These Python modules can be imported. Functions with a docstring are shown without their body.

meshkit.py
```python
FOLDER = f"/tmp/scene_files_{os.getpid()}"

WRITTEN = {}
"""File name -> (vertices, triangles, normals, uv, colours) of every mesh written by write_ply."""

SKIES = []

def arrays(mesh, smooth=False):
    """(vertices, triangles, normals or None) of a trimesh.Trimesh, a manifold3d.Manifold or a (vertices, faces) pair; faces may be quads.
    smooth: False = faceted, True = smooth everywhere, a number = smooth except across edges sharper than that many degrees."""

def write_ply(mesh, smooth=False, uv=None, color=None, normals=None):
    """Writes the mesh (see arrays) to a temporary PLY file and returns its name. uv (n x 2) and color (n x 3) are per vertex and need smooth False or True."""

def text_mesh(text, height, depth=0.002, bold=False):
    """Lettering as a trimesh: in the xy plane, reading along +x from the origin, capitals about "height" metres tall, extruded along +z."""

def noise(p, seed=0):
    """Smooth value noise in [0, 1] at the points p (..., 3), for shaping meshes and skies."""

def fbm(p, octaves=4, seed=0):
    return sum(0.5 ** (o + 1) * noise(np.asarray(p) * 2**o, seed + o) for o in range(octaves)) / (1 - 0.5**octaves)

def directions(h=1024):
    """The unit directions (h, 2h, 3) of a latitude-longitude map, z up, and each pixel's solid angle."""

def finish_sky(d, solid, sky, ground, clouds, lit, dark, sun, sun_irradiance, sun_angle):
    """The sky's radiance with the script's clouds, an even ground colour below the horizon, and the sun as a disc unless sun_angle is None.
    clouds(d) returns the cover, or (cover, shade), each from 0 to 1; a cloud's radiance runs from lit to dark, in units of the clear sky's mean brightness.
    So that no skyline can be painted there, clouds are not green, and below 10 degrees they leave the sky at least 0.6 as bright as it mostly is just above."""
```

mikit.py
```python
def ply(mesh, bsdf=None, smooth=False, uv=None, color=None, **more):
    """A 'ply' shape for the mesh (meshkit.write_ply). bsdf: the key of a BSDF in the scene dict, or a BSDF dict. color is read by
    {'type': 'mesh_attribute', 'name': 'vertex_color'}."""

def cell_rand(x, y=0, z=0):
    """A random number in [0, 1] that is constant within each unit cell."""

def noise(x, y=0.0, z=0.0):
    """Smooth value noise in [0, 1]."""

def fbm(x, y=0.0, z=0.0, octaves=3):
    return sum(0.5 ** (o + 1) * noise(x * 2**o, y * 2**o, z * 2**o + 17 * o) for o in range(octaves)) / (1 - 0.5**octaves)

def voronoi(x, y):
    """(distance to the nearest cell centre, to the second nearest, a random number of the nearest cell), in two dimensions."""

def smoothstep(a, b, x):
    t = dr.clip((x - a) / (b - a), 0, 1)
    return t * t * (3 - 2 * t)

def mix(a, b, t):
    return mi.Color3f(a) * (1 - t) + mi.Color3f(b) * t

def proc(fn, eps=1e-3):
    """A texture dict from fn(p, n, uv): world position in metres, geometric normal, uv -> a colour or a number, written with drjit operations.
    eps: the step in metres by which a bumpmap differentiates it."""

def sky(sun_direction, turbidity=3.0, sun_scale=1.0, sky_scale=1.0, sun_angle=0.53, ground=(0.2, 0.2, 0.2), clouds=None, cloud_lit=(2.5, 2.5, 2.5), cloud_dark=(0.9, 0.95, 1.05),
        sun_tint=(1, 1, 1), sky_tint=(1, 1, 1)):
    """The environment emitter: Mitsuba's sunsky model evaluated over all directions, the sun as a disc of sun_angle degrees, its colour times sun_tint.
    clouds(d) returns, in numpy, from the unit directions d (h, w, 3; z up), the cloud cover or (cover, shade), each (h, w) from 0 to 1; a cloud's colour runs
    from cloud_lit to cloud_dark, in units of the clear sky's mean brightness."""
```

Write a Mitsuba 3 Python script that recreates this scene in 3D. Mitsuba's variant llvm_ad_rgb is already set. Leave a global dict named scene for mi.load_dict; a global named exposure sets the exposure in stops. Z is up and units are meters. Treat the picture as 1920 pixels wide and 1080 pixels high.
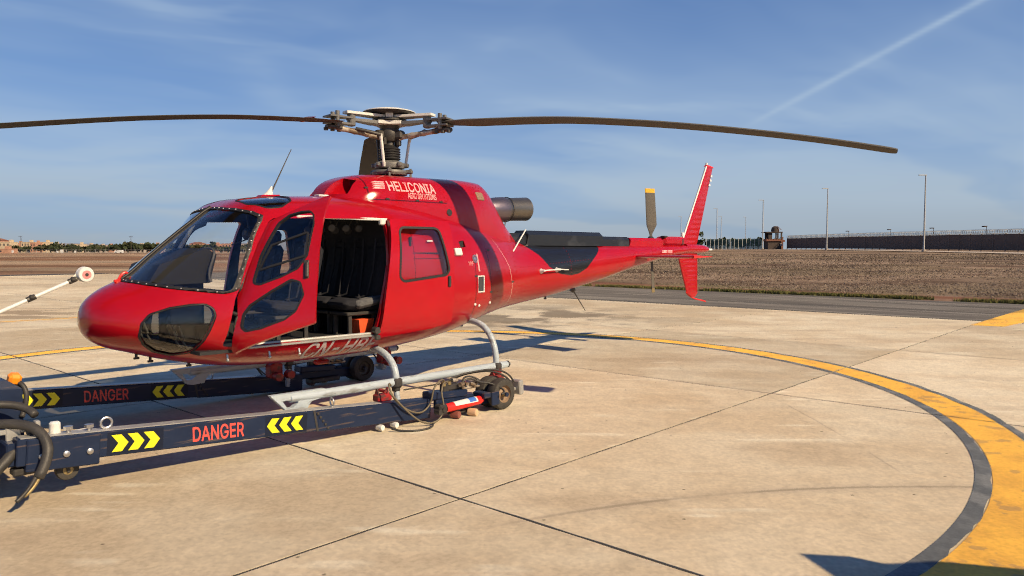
import math, random
import numpy as np, trimesh, drjit as dr, mitsuba as mi
import manifold3d as m3
import mikit, meshkit
from mikit import proc, noise, fbm, smoothstep, mix, voronoi, cell_rand
from scipy.interpolate import PchipInterpolator as PC
from shapely.geometry import Polygon, box as sbox, LineString
from shapely import affinity
T = mi.ScalarTransform4f
rng = np.random.default_rng(7)
random.seed(7)

# ---------------------------------------------------------------- camera, light, exposure
# World axes: x forward out of the helicopter's nose, y to its left (port), z up; origin on the ground under the rotor mast.
# "View axes" (right, ahead, up) are those of the photographer; W() turns them into world axes.
CAM_H, FOCAL, HOR = 1.749, 1408.7, 469.4
MX, MY, TH = -1.434, 8.879, math.radians(46.39)
TC, TS = math.cos(TH), math.sin(TH)
def W(X, Y, z=0.0):
    dx, dy = np.asarray(X, float) - MX, np.asarray(Y, float) - MY
    return np.stack([-dx*TC - dy*TS, dx*TS - dy*TC, np.broadcast_to(np.asarray(z, float), dx.shape)], -1)
def Wd(X, Y, z):
    return np.array([-X*TC - Y*TS, X*TS - Y*TC, z])
PITCH = math.atan((540 - HOR)/FOCAL)
EYE = W(0, 0, CAM_H)
AIM = EYE + Wd(0, math.cos(PITCH), -math.sin(PITCH))*10
SUN_AZ, SUN_EL = math.radians(-39.3), math.radians(34.3)
SUN = Wd(math.cos(SUN_AZ)*math.cos(SUN_EL), math.sin(SUN_AZ)*math.cos(SUN_EL), math.sin(SUN_EL))
exposure = 2.12

def sky_dir(az, el):
    return Wd(math.sin(az)*math.cos(el), math.cos(az)*math.cos(el), math.sin(el))
TRAIL_A, TRAIL_B = sky_dir(math.radians(31.54), math.radians(15.57)), sky_dir(math.radians(16.65), math.radians(8.59))
def clouds(d):
    x = -d[..., 0]*TC + d[..., 1]*TS
    y = -d[..., 0]*TS - d[..., 1]*TC
    z = np.maximum(d[..., 2], 0)
    k = 1/(z + 0.11)
    u, v = x*k, y*k
    ca, sa = math.cos(0.55), math.sin(0.55)
    a, b = u*ca + v*sa, -u*sa + v*ca
    warp = meshkit.fbm(np.stack([a*0.7, b*0.7, a*0], -1), 4, 3) - 0.5
    s1 = meshkit.fbm(np.stack([a*0.40 + warp*1.0, b*1.2 + warp*1.8, a*0 + 4], -1), 5, 14)
    s2 = meshkit.fbm(np.stack([a*0.9 + warp*1.5, b*2.6 + warp*3.0, a*0 + 9], -1), 5, 26)
    big = meshkit.fbm(np.stack([u*0.5, v*0.5, u*0 + 2], -1), 3, 34)
    st = lambda lo, hi, t: np.clip((t - lo)/(hi - lo), 0, 1)**2*(3 - 2*np.clip((t - lo)/(hi - lo), 0, 1))
    fine = meshkit.fbm(np.stack([a*1.8 + warp*2.5, b*7.0 + warp*5, a*0 + 3], -1), 5, 41)
    cov = 0.22*st(0.44, 0.76, s1*0.72 + big*0.38 - 0.05)*(0.5 + 0.8*st(0.3, 0.7, s2)) + 0.17*st(0.48, 0.74, s2)*(0.5 + st(0.35, 0.7, fine))
    ay = np.maximum(y, .1)
    wisp = lambda cx, sl, wd, zc, zw_: np.exp(-((x/ay - cx - sl*(z/ay - zc) - 0.10*warp)/wd)**2)*np.exp(-((z/ay - zc)/zw_)**2)*(y > 0)*(0.35 + 0.9*st(0.3, 0.7, fine))
    # the feathery wisp left of the rotor mast and the fan of streaks at the right
    cov = cov + 0.20*wisp(-0.30, -0.75, 0.030, .21, .06) + 0.13*wisp(-0.42, -0.9, 0.05, .29, .07) + 0.10*wisp(0.36, 0.45, 0.06, .20, .09) + 0.08*wisp(0.62, -2.2, 0.05, .265, .03)
    cov = cov*(1 - st(0.5, 0.9, z)*0.6)
    cov = 1 - (1 - cov)*(1 - 0.98*np.exp(-(z/0.19)**1.4)*(0.66 + 0.6*st(0.3, 0.7, s1)))
    # low bank of haze above the horizon, a little greyer on the left
    haze = np.exp(-z/0.085)
    lump = meshkit.fbm(np.stack([x*3.0, z*26.0, y*3.0], -1), 4, 5)
    cov = 1 - (1 - cov)*(1 - haze*(0.62 + 0.3*(lump - 0.5)))
    shade = np.clip(haze*1.15*(0.95 + 0.5*(lump - 0.5)), 0, 1)
    n = np.cross(TRAIL_A, TRAIL_B); n /= np.linalg.norm(n)
    t = (TRAIL_B - TRAIL_A)/np.linalg.norm(TRAIL_B - TRAIL_A)
    dist, along = np.abs(d @ n), d @ t
    front = (d @ TRAIL_A) > 0.5
    wob = meshkit.fbm(np.stack([along*40, dist*150, along*0], -1), 3, 8)
    fade = st(along.dtype.type(TRAIL_B @ t + 0.02), TRAIL_B @ t - 0.08, along)
    trail = 0.46*np.exp(-(dist/0.0032)**2)*(0.55 + 0.75*wob)*front*fade + 0.10*np.exp(-(dist/0.016)**2)*front*fade
    return 1 - (1 - cov)*(1 - np.clip(trail, 0, 1)), shade

scene, labels = {}, {}
scene['camera'] = {'type': 'perspective', 'fov': math.degrees(2*math.atan(960/FOCAL)), 'fov_axis': 'x', 'near_clip': 0.05, 'far_clip': 20000.0,
                   'to_world': T().look_at(origin=EYE.tolist(), target=AIM.tolist(), up=[0, 0, 1])}
scene['sky'] = mikit.sky(SUN, turbidity=2.2, sun_scale=1.0, sky_scale=0.385, clouds=clouds, cloud_lit=(2.75, 3.55, 4.4), cloud_dark=(2.15, 2.55, 2.95), sky_tint=(0.46, 0.98, 1.76), ground=(0.3, 0.25, 0.2), sun_tint=(1.0, 0.96, 0.88))

# ---------------------------------------------------------------- helpers
def add(key, mesh, mat, smooth=False, label=None, cat=None, group=None, kind=None):
    base, n = key, 0
    while key in scene:
        n += 1
        key = f'{base}_{n:03d}'
    scene[key] = mikit.ply(mesh, mat, smooth=smooth)
    tag(key, label, cat, group, kind)
    return key
def tag(key, label=None, cat=None, group=None, kind=None):
    d = {k: v for k, v in (('label', label), ('category', cat), ('group', group), ('kind', kind)) if v}
    if d: labels[key] = d
def newkey(base):
    n, key = 0, base
    while key in labels or any(k == key or k.startswith(key + '__') for k in scene):
        n += 1
        key = f'{base}_{n:03d}'
    return key
def cat_(*ms):
    return trimesh.util.concatenate([m for m in ms])
def box(c, s, rot=None, b=0.0):
    """chamfered box: centre, full sizes, optional 3x3 rotation"""
    h = np.array(s, float)/2
    if b <= 0:
        m = trimesh.creation.box(extents=s)
    else:
        b = min(b, h.min()*0.9)
        P = [[sx*(h[0] - (a != 0)*b), sy*(h[1] - (a != 1)*b), sz*(h[2] - (a != 2)*b)] for sx in (-1, 1) for sy in (-1, 1) for sz in (-1, 1) for a in range(3)]
        m = trimesh.convex.convex_hull(np.array(P))
    if rot is not None:
        m.vertices = m.vertices @ np.asarray(rot).T
    m.vertices = m.vertices + np.asarray(c, float)
    return m
def hull(P):
    return trimesh.convex.convex_hull(np.asarray(P, float))
def frame(d):
    d = np.asarray(d, float); d = d/np.linalg.norm(d)
    a = np.cross(d, [0, 0, 1.0] if abs(d[2]) < 0.9 else [1.0, 0, 0]); a /= np.linalg.norm(a)
    return a, np.cross(d, a), d
def tube(P, r, n=10, cap=True):
    P = np.asarray(P, float); k = len(P); r = np.broadcast_to(np.asarray(r, float), (k,))
    t = np.gradient(P, axis=0); t /= np.linalg.norm(t, axis=1, keepdims=True) + 1e-12
    a, _, _ = frame(t[0]); V = []
    for i in range(k):
        a = a - t[i]*(a @ t[i]); a /= np.linalg.norm(a) + 1e-12
        b = np.cross(t[i], a); th = np.arange(n)/n*2*np.pi
        V.append(P[i] + r[i]*(np.cos(th)[:, None]*a + np.sin(th)[:, None]*b))
    v = np.vstack(V); I = np.arange(k*n).reshape(k, n); A, B = I[:-1], I[1:]; A2, B2 = np.roll(A, -1, 1), np.roll(B, -1, 1)
    f = [np.stack([A, A2, B2], -1).reshape(-1, 3), np.stack([A, B2, B], -1).reshape(-1, 3)]
    if cap:
        c = len(v); v = np.vstack([v, P[0], P[-1]]); i = np.arange(n); j = (i + 1) % n
        f += [np.stack([np.full(n, c), I[0][j], I[0][i]], 1), np.stack([np.full(n, c + 1), I[-1][i], I[-1][j]], 1)]
    return trimesh.Trimesh(v, np.vstack(f), process=False)
def curve(P, n=24):
    """smooth curve through points"""
    P = np.asarray(P, float)
    s = np.r_[0, np.cumsum(np.linalg.norm(np.diff(P, axis=0), axis=1))]
    from scipy.interpolate import CubicSpline
    return CubicSpline(s, P)(np.linspace(0, s[-1], n))
def cyl(p0, p1, r, n=20, r2=None):
    return tube([p0, p1], [r, r if r2 is None else r2], n)
def lathe(prof, p, axis, n=32):
    """prof: (radius, height) pairs along axis from p"""
    a, b, d = frame(axis); th = np.arange(n)/n*2*np.pi; p = np.asarray(p, float)
    V = np.array([p + d*hh + r*(np.cos(th)[:, None]*a + np.sin(th)[:, None]*b) for r, hh in prof])
    k = len(prof); I = np.arange(k*n).reshape(k, n); A, B = I[:-1], I[1:]; A2, B2 = np.roll(A, -1, 1), np.roll(B, -1, 1)
    f = np.vstack([np.stack([A, A2, B2], -1).reshape(-1, 3), np.stack([A, B2, B], -1).reshape(-1, 3)])
    m = trimesh.Trimesh(V.reshape(-1, 3), f, process=False)
    m.update_faces(m.nondegenerate_faces()); 
    return m
def prism(poly, axis, a0, a1):
    """polygon in the plane across axis ('x': yz, 'y': xz, 'z': xy) extruded from a0 to a1"""
    p = Polygon(poly) if not isinstance(poly, Polygon) else poly
    m = trimesh.creation.extrude_polygon(p, a1 - a0, engine='earcut'); v = m.vertices.copy(); v[:, 2] += a0
    if axis == 'z': w = v
    elif axis == 'x': w = v[:, [2, 0, 1]]
    else: w = v[:, [0, 2, 1]]
    m = trimesh.Trimesh(w, m.faces, process=False)
    if m.volume < 0: m.invert()
    return m
def rounded(poly, r, n=6):
    return Polygon(poly).buffer(-r, quad_segs=n).buffer(r, quad_segs=n)
def MF(t):
    return m3.Manifold(m3.Mesh(np.asarray(t.vertices, np.float32), np.asarray(t.faces, np.uint32)))
def TM(m):
    g = m.to_mesh(); return trimesh.Trimesh(g.vert_properties[:, :3], g.tri_verts, process=False)
def moved(m, off=(0, 0, 0), R=None):
    m = m.copy()
    if R is not None: m.vertices = m.vertices @ np.asarray(R).T
    m.vertices = m.vertices + np.asarray(off); return m
def rotm(axis, deg):
    return trimesh.transformations.rotation_matrix(math.radians(deg), axis)[:3, :3]
def text(s, height, width=None, depth=0.002, bold=True):
    m = meshkit.text_mesh(s, height, depth, bold)
    if width:
        v = m.vertices.copy(); v[:, 0] -= v[:, 0].min(); v[:, 0] *= width/v[:, 0].max(); m.vertices = v
    return m

# ---------------------------------------------------------------- materials
def mat(name, color, rough=0.5, metallic=0.0, spec=0.5, **kw):
    c = color if isinstance(color, dict) else {'type': 'rgb', 'value': list(color)}
    scene[name] = {'type': 'twosided', 'bsdf': {'type': 'principled', 'base_color': c, 'roughness': rough, 'metallic': metallic, 'specular': spec, **kw}}
    return name
def pl(t, pts):
    """piecewise linear function in drjit"""
    pts = sorted(pts); y = mi.Float(pts[0][1])
    for (a, ya), (b, yb) in zip(pts[:-1], pts[1:]):
        y += dr.clip((t - a)/(b - a), 0, 1)*(yb - ya)
    return y
PATCH = [(-3.86, 1.86), (-3.795, 1.785), (-3.563, 1.641), (-3.342, 1.485), (-3.148, 1.411), (-2.95, 1.39), (-2.683, 1.42), (-2.436, 1.524), (-2.27, 1.686), (-2.1, 1.803), (-2.04, 1.86)]
RED = (0.50, 0.0085, 0.016)
def line_mask(a, b, w):
    return 1 - smoothstep(w*0.5, w, dr.abs(a - b))
def paint(p, n, uv):
    x, z = p.x, p.z
    wear = fbm(x*3, p.y*3, z*3, 3)
    c = mix((0.31, 0.0030, 0.0085), (0.365, 0.0045, 0.011), wear)
    blk = smoothstep(-0.004, 0.004, z - pl(x, PATCH))*smoothstep(-3.87, -3.86, x)*smoothstep(-2.03, -2.04, x)
    c = mix(c, (0.012, 0.013, 0.017), blk)
    # panel seams and the pale ring where the boom is bolted on
    ringx = pl(z, [(0.9, -1.60), (1.13, -1.555), (1.34, -1.495), (1.54, -1.435), (1.75, -1.28), (1.9, -1.18)])
    c = mix(c, (0.62, 0.33, 0.30), line_mask(x, ringx, 0.006)*smoothstep(1.95, 1.8, z))
    seam = line_mask(x, mi.Float(-0.93) + (z - 1.3)*0.1, 0.010)*smoothstep(1.85, 1.7, z) + line_mask(x, mi.Float(-0.60), 0.009)*smoothstep(1.62, 1.60, z)*smoothstep(0.95, 1.0, z)
    seam += line_mask(x, mi.Float(0.655), 0.010)*smoothstep(2.28, 2.29, z) + line_mask(z, mi.Float(2.295), 0.009)*smoothstep(0.66, 0.65, x)*smoothstep(-0.40, -0.38, x)
    seam += line_mask(z, mi.Float(1.66), 0.006)*smoothstep(0.40, 0.39, x)*smoothstep(-0.02, -0.01, x)*smoothstep(0.5, 0.6, p.y)
    seam += line_mask(x, mi.Float(0.38), 0.006)*smoothstep(1.3, 1.31, z)*smoothstep(1.98, 1.97, z)*smoothstep(0.5, 0.6, p.y)
    seam += line_mask(x, mi.Float(1.86) , 0.005)*smoothstep(2.17, 2.2, z)*smoothstep(2.4, 2.39, z)
    c = mix(c, (0.03, 0.004, 0.006), dr.clip(seam, 0, 1)*0.8)
    dust = smoothstep(0.45, 0.8, fbm(x*1.3, p.y*1.3, z*6, 4))*smoothstep(1.0, 0.65, z)
    return mix(c, (0.30, 0.16, 0.11), dust*0.30)
def paint_rough(p, n, uv):
    return 0.24 + 0.16*fbm(p.x*2.2, p.y*2.2, p.z*5, 4)
def lacquer(name, fn, alpha):
    scene[name] = {'type': 'twosided', 'bsdf': {'type': 'bumpmap', 'arbitrary': proc(lambda p, n, uv: fbm(p.x*2.6, p.y*2.6, p.z*2.6, 2), 2e-2), 'scale': 0.006,
                   'bsdf': {'type': 'roughplastic', 'diffuse_reflectance': proc(fn), 'alpha': alpha, 'int_ior': 1.5, 'nonlinear': False}}}
lacquer('red_paint', paint, 0.045)
lacquer('red_plain', lambda p, n, uv: mix((0.33, 0.0030, 0.0085), (0.385, 0.0050, 0.0115), fbm(p.x*5, p.y*5, p.z*5, 3)), 0.045)
mat('red_bright', (0.62, 0.02, 0.015), 0.35)
mat('red_jack', proc(lambda p, n, uv: mix((0.28, 0.012, 0.012), (0.10, 0.03, 0.025), smoothstep(0.45, 0.7, fbm(p.x*25, p.y*25, p.z*25, 3)))), 0.45)
mat('black_paint', proc(lambda p, n, uv: mix((0.010, 0.012, 0.016), (0.030, 0.033, 0.04), smoothstep(0.5, 0.75, fbm(p.x*4, p.y*6, p.z*6, 4)))), 0.33, clearcoat=0.4)
mat('dark_rubber', (0.012, 0.012, 0.013), 0.55)
mat('dark_interior', (0.011, 0.012, 0.014), 0.6)
mat('cabin_lining', (0.016, 0.017, 0.020), 0.75)
mat('cabin_trim', (0.075, 0.076, 0.08), 0.6)
mat('fabric_blue', proc(lambda p, n, uv: mix((0.005, 0.006, 0.010), (0.011, 0.012, 0.019), fbm(p.x*40, p.y*40, p.z*40, 2))), 0.85, sheen=0.4)
mat('fabric_grey', proc(lambda p, n, uv: mix((0.06, 0.062, 0.068), (0.11, 0.112, 0.12), fbm(p.x*40, p.y*40, p.z*40, 2))), 0.85)
mat('white_paint', (0.62, 0.62, 0.60), 0.4)
mat('white_plastic', (0.62, 0.62, 0.60), 0.35)
mat('orange_red', (0.80, 0.10, 0.03), 0.5)
mat('pale_pink', (0.62, 0.22, 0.22), 0.45)
mat('lettering_pink', proc(lambda p, n, uv: mix((0.70, 0.34, 0.35), (0.62, 0.10, 0.12), smoothstep(0.5, 0.8, fbm(p.x*18, p.z*22, p.y, 3)))), 0.4)
mat('lettering_grey', proc(lambda p, n, uv: mix((0.42, 0.36, 0.37), (0.40, 0.15, 0.16), smoothstep(0.45, 0.75, fbm(p.x*16 + 3, p.z*30, p.y, 3))*smoothstep(1.3, 0.8, p.x))), 0.45)
mat('steel', (0.50, 0.50, 0.50), 0.35, metallic=0.9)
mat('alloy', proc(lambda p, n, uv: mix((0.32, 0.32, 0.31), (0.50, 0.50, 0.48), fbm(p.x*12, p.y*12, p.z*12, 3))), 0.45, metallic=0.6)
mat('dark_metal', proc(lambda p, n, uv: mix((0.022, 0.022, 0.023), (0.07, 0.065, 0.06), fbm(p.x*14, p.y*14, p.z*14, 3))), 0.5, metallic=0.3)
mat('greasy_rod', proc(lambda p, n, uv: mix((0.16, 0.115, 0.075), (0.40, 0.36, 0.30), smoothstep(0.4, 0.6, fbm(p.x*10, p.y*10, p.z*10, 3)))), 0.45, metallic=0.3)
def matte(name, c):
    scene[name] = {'type': 'twosided', 'bsdf': {'type': 'diffuse', 'reflectance': c if isinstance(c, dict) else {'type': 'rgb', 'value': list(c)}}}
matte('blade_grey', (0.118, 0.112, 0.102))
matte('cap_white', (0.60, 0.60, 0.58))
mat('grey_metal', proc(lambda p, n, uv: mix((0.085, 0.085, 0.085), (0.17, 0.168, 0.16), fbm(p.x*14, p.y*14, p.z*14, 3))), 0.5, metallic=0.2)
mat('blade_edge', (0.22, 0.22, 0.21), 0.4, metallic=0.5)
mat('blade_yellow', (0.62, 0.36, 0.02), 0.5)
mat('skid_grey', proc(lambda p, n, uv: mix((0.34, 0.40, 0.45), (0.22, 0.235, 0.245), smoothstep(0.55, 0.75, fbm(p.x*7, p.y*7, p.z*20, 4)))), 0.4, clearcoat=0.3)
def exhaust_col(p, n, uv):
    t = smoothstep(-1.95, -1.75, p.x + 0.08*fbm(p.x*6, p.y*6, p.z*6, 2))
    return mix(mix((0.15, 0.14, 0.125), (0.22, 0.205, 0.185), fbm(p.x*9, p.y*9, p.z*9, 3)), (0.20, 0.165, 0.23), t*0.6)
mat('exhaust_metal', proc(exhaust_col), 0.38, metallic=0.85)
def navy(p, n, uv):
    s = fbm(p.x*9, p.y*9, p.z*9, 4); e = smoothstep(0.62, 0.75, fbm(p.x*4 + 8, p.y*30, p.z*40, 4))
    return mix(mix((0.008, 0.016, 0.044), (0.014, 0.025, 0.060), s), (0.16, 0.11, 0.075), e*0.40)
mat('navy_paint', proc(navy), 0.42, spec=0.25)
mat('decal_black', (0.007, 0.012, 0.030), 0.45, spec=0.25)
mat('decal_yellow', (0.70, 0.66, 0.015), 0.45)
mat('decal_red', proc(lambda p, n, uv: mix((0.66, 0.075, 0.06), (0.40, 0.06, 0.06), smoothstep(0.55, 0.7, fbm(p.x*24, p.y, p.z*30, 3)))), 0.5)
mat('decal_orange', (0.55, 0.33, 0.02), 0.5)
mat('label_blue', (0.05, 0.14, 0.45), 0.4)
mat('hose', proc(lambda p, n, uv: mix((0.016, 0.016, 0.016), (0.055, 0.052, 0.048), fbm(p.x*20, p.y*20, p.z*20, 3))), 0.55)
mat('hose_tan', (0.12, 0.10, 0.065), 0.5)
mat('brass', (0.32, 0.25, 0.12), 0.4, metallic=0.6)
mat('tyre', proc(lambda p, n, uv: mix((0.014, 0.014, 0.014), (0.06, 0.054, 0.045), fbm(p.x*12, p.y*12, p.z*12, 4))), 0.75)
mat('rusty', proc(lambda p, n, uv: mix((0.14, 0.085, 0.05), (0.28, 0.20, 0.13), fbm(p.x*30, p.y*30, p.z*30, 3))), 0.65)
mat('roller_red', (0.20, 0.065, 0.05), 0.5)
mat('roller_tan', (0.52, 0.36, 0.22), 0.5)
scene['amber'] = {'type': 'twosided', 'bsdf': {'type': 'principled', 'base_color': {'type': 'rgb', 'value': [0.85, 0.26, 0.01]}, 'roughness': 0.15, 'specular': 0.6, 'clearcoat': 1.0}}
scene['glass_clear'] = {'type': 'thindielectric', 'int_ior': 1.49, 'specular_transmittance': {'type': 'rgb', 'value': [0.93, 0.94, 0.94]}}
scene['glass_tint'] = {'type': 'thindielectric', 'int_ior': 1.49, 'specular_transmittance': {'type': 'rgb', 'value': [0.22, 0.235, 0.24]}}
scene['glass_dark'] = {'type': 'thindielectric', 'int_ior': 1.49, 'specular_transmittance': {'type': 'rgb', 'value': [0.12, 0.15, 0.17]}}

# ground materials; the slab grid is turned by GA from the helicopter's axis
GA = math.radians(1.49)
def concrete(p, n, uv):
    # view-aligned directions of the apron's brushed finish
    X = -p.x*TC + p.y*TS; Y = -p.x*TS - p.y*TC
    big = fbm(p.x*0.22, p.y*0.22, 0.0, 4)
    brush = fbm(X*0.55, Y*3.2, 5.0, 5)
    streak = fbm(X*0.9 + 7*big, Y*9.0, 3.0, 4)
    fine = fbm(p.x*40, p.y*40, 2.0, 3)
    slab = cell_rand(dr.floor((p.x*math.cos(GA) + p.y*math.sin(GA) - 2.0)/5.3), dr.floor((-p.x*math.sin(GA) + p.y*math.cos(GA) + 1.85)/5.1), 3)
    blot = fbm(p.x*1.3 + 2*big, p.y*1.3, 7.0, 5)
    c = mix((0.455, 0.352, 0.250), (0.515, 0.420, 0.315), smoothstep(0.34, 0.66, blot*0.65 + brush*0.35))
    c = mix(c, (0.385, 0.275, 0.178), smoothstep(0.46, 0.70, big)*0.45)
    c = mix(c, (0.60, 0.515, 0.41), smoothstep(0.60, 0.76, streak*0.5 + fbm(X*2.1, Y*4.0, 31.0, 4)*0.5)*0.55)
    c = mix(c, (0.33, 0.24, 0.165), smoothstep(0.58, 0.76, fbm(X*0.5, Y*1.6, 9.0, 5))*0.36)
    c = c*(0.86 + 0.24*slab)*(0.84 + 0.32*fine)*(0.90 + 0.2*fbm(p.x*9, p.y*9, 6.0, 3))
    # oil stains behind the machine
    st = smoothstep(0.42, 0.68, fbm(X*1.1, Y*0.9, 12.0, 5))*dr.exp(-(dr.square((p.x + 9.0)/3.0) + dr.square((p.y + 6.5)/3.2)))
    c = mix(c, (0.13, 0.10, 0.08), dr.clip(st*1.3, 0, 0.75))
    st = smoothstep(0.40, 0.62, fbm(X*0.8, Y*2.2, 22.0, 4))*dr.exp(-(dr.square((p.x - 0.5)/4.0) + dr.square((p.y + 16.5)/2.0)))
    c = mix(c, (0.20, 0.14, 0.10), dr.clip(st*1.2, 0, 0.6))
    # curved tyre marks
    d1 = dr.abs(dr.sqrt(dr.square(p.x - 4.13) + dr.square(p.y - 10.094)) - 6.562)
    m1 = (1 - smoothstep(0.004, 0.035, d1))*(0.35 + 0.65*smoothstep(0.3, 0.6, fbm(p.x*2, p.y*2, 1.0, 3)))*smoothstep(2.6, 1.4, p.x)*smoothstep(9, 8, p.y)
    m1 += 0.35*(1 - smoothstep(0.02, 0.16, d1))*smoothstep(2.2, 1.0, p.x)*smoothstep(9, 8, p.y)
    d2 = dr.abs(p.x - (0.0564*dr.square(p.y) + 0.5896*p.y - 5.671))
    m2 = (1 - smoothstep(0.006, 0.028, d2))*(0.3 + 0.7*smoothstep(0.35, 0.6, fbm(p.x*2, p.y*2, 4.0, 3)))*smoothstep(2.6, 3.4, p.y)*smoothstep(6.0, 5.4, p.y)
    d3 = dr.abs(dr.sqrt(dr.square(p.x + 14) + dr.square(p.y + 4)) - 9.2)
    m2 += 0.5*(1 - smoothstep(0.01, 0.12, d3))*smoothstep(0.4, 0.65, fbm(p.x, p.y, 14.0, 3))
    c = mix(c, (0.20, 0.15, 0.115), dr.clip(m1*0.50 + m2*0.34, 0, 1))
    # small specks and chips
    v1, v2, vr = voronoi(p.x*3.1, p.y*3.1)
    c = mix(c, (0.09, 0.07, 0.055), (1 - smoothstep(0.02, 0.05, v1))*smoothstep(0.86, 0.88, vr)*0.8)
    return c*mi.Color3f(1.25, 1.38, 1.42)
scene['concrete'] = {'type': 'twosided', 'bsdf': {'type': 'bumpmap', 'arbitrary': proc(lambda p, n, uv: fbm(p.x*60, p.y*60, 0.0, 3), 4e-3), 'scale': 0.0016,
                     'bsdf': {'type': 'diffuse', 'reflectance': proc(concrete)}}}
mat('joint_dark', (0.045, 0.042, 0.04), 0.9)
def asphalt(p, n, uv):
    s = fbm(p.x*2.5, p.y*0.25, 0.0, 4); f = fbm(p.x*25, p.y*25, 1.0, 2)
    c = mix((0.080, 0.074, 0.067), (0.125, 0.117, 0.106), smoothstep(0.3, 0.7, s))*(0.85 + 0.3*f)
    c = mix(c, (0.045, 0.044, 0.043), smoothstep(0.55, 0.75, fbm(p.x*1.6 + 4, p.y*0.12, 6.0, 3))*0.7)
    return mix(c, (0.24, 0.225, 0.20), smoothstep(0.62, 0.75, fbm(p.x*5 + 1, p.y*0.2, 8.0, 3))*0.5)
mat('asphalt', proc(asphalt), 0.9, spec=0.2)
def yellow_road(p, n, uv):
    s = fbm(p.x*3.5, p.y*3.5, 2.0, 4); f = fbm(p.x*45, p.y*45, 3.0, 2)
    c = mix((0.74, 0.415, 0.055), (0.64, 0.35, 0.05), smoothstep(0.4, 0.7, s))*(0.85 + 0.28*f)
    return mix(c, (0.22, 0.15, 0.09), smoothstep(0.66, 0.74, fbm(p.x*7, p.y*7, 7.0, 4))*0.45)
mat('yellow_marking', proc(yellow_road), 0.7)
mat('yellow_worn', proc(lambda p, n, uv: mix(yellow_road(p, n, uv), (0.36, 0.21, 0.03), smoothstep(0.45, 0.6, fbm(p.x*0.6, p.y*1.2, 5.0, 3)))), 0.75)
def grey_road(p, n, uv):
    s = fbm(p.x*5, p.y*5, 2.0, 4); f = fbm(p.x*60, p.y*60, 3.0, 2)
    return mix((0.088, 0.098, 0.105), (0.155, 0.165, 0.168), smoothstep(0.35, 0.7, s))*(0.8 + 0.4*f)
mat('grey_marking', proc(grey_road), 0.8)
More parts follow.
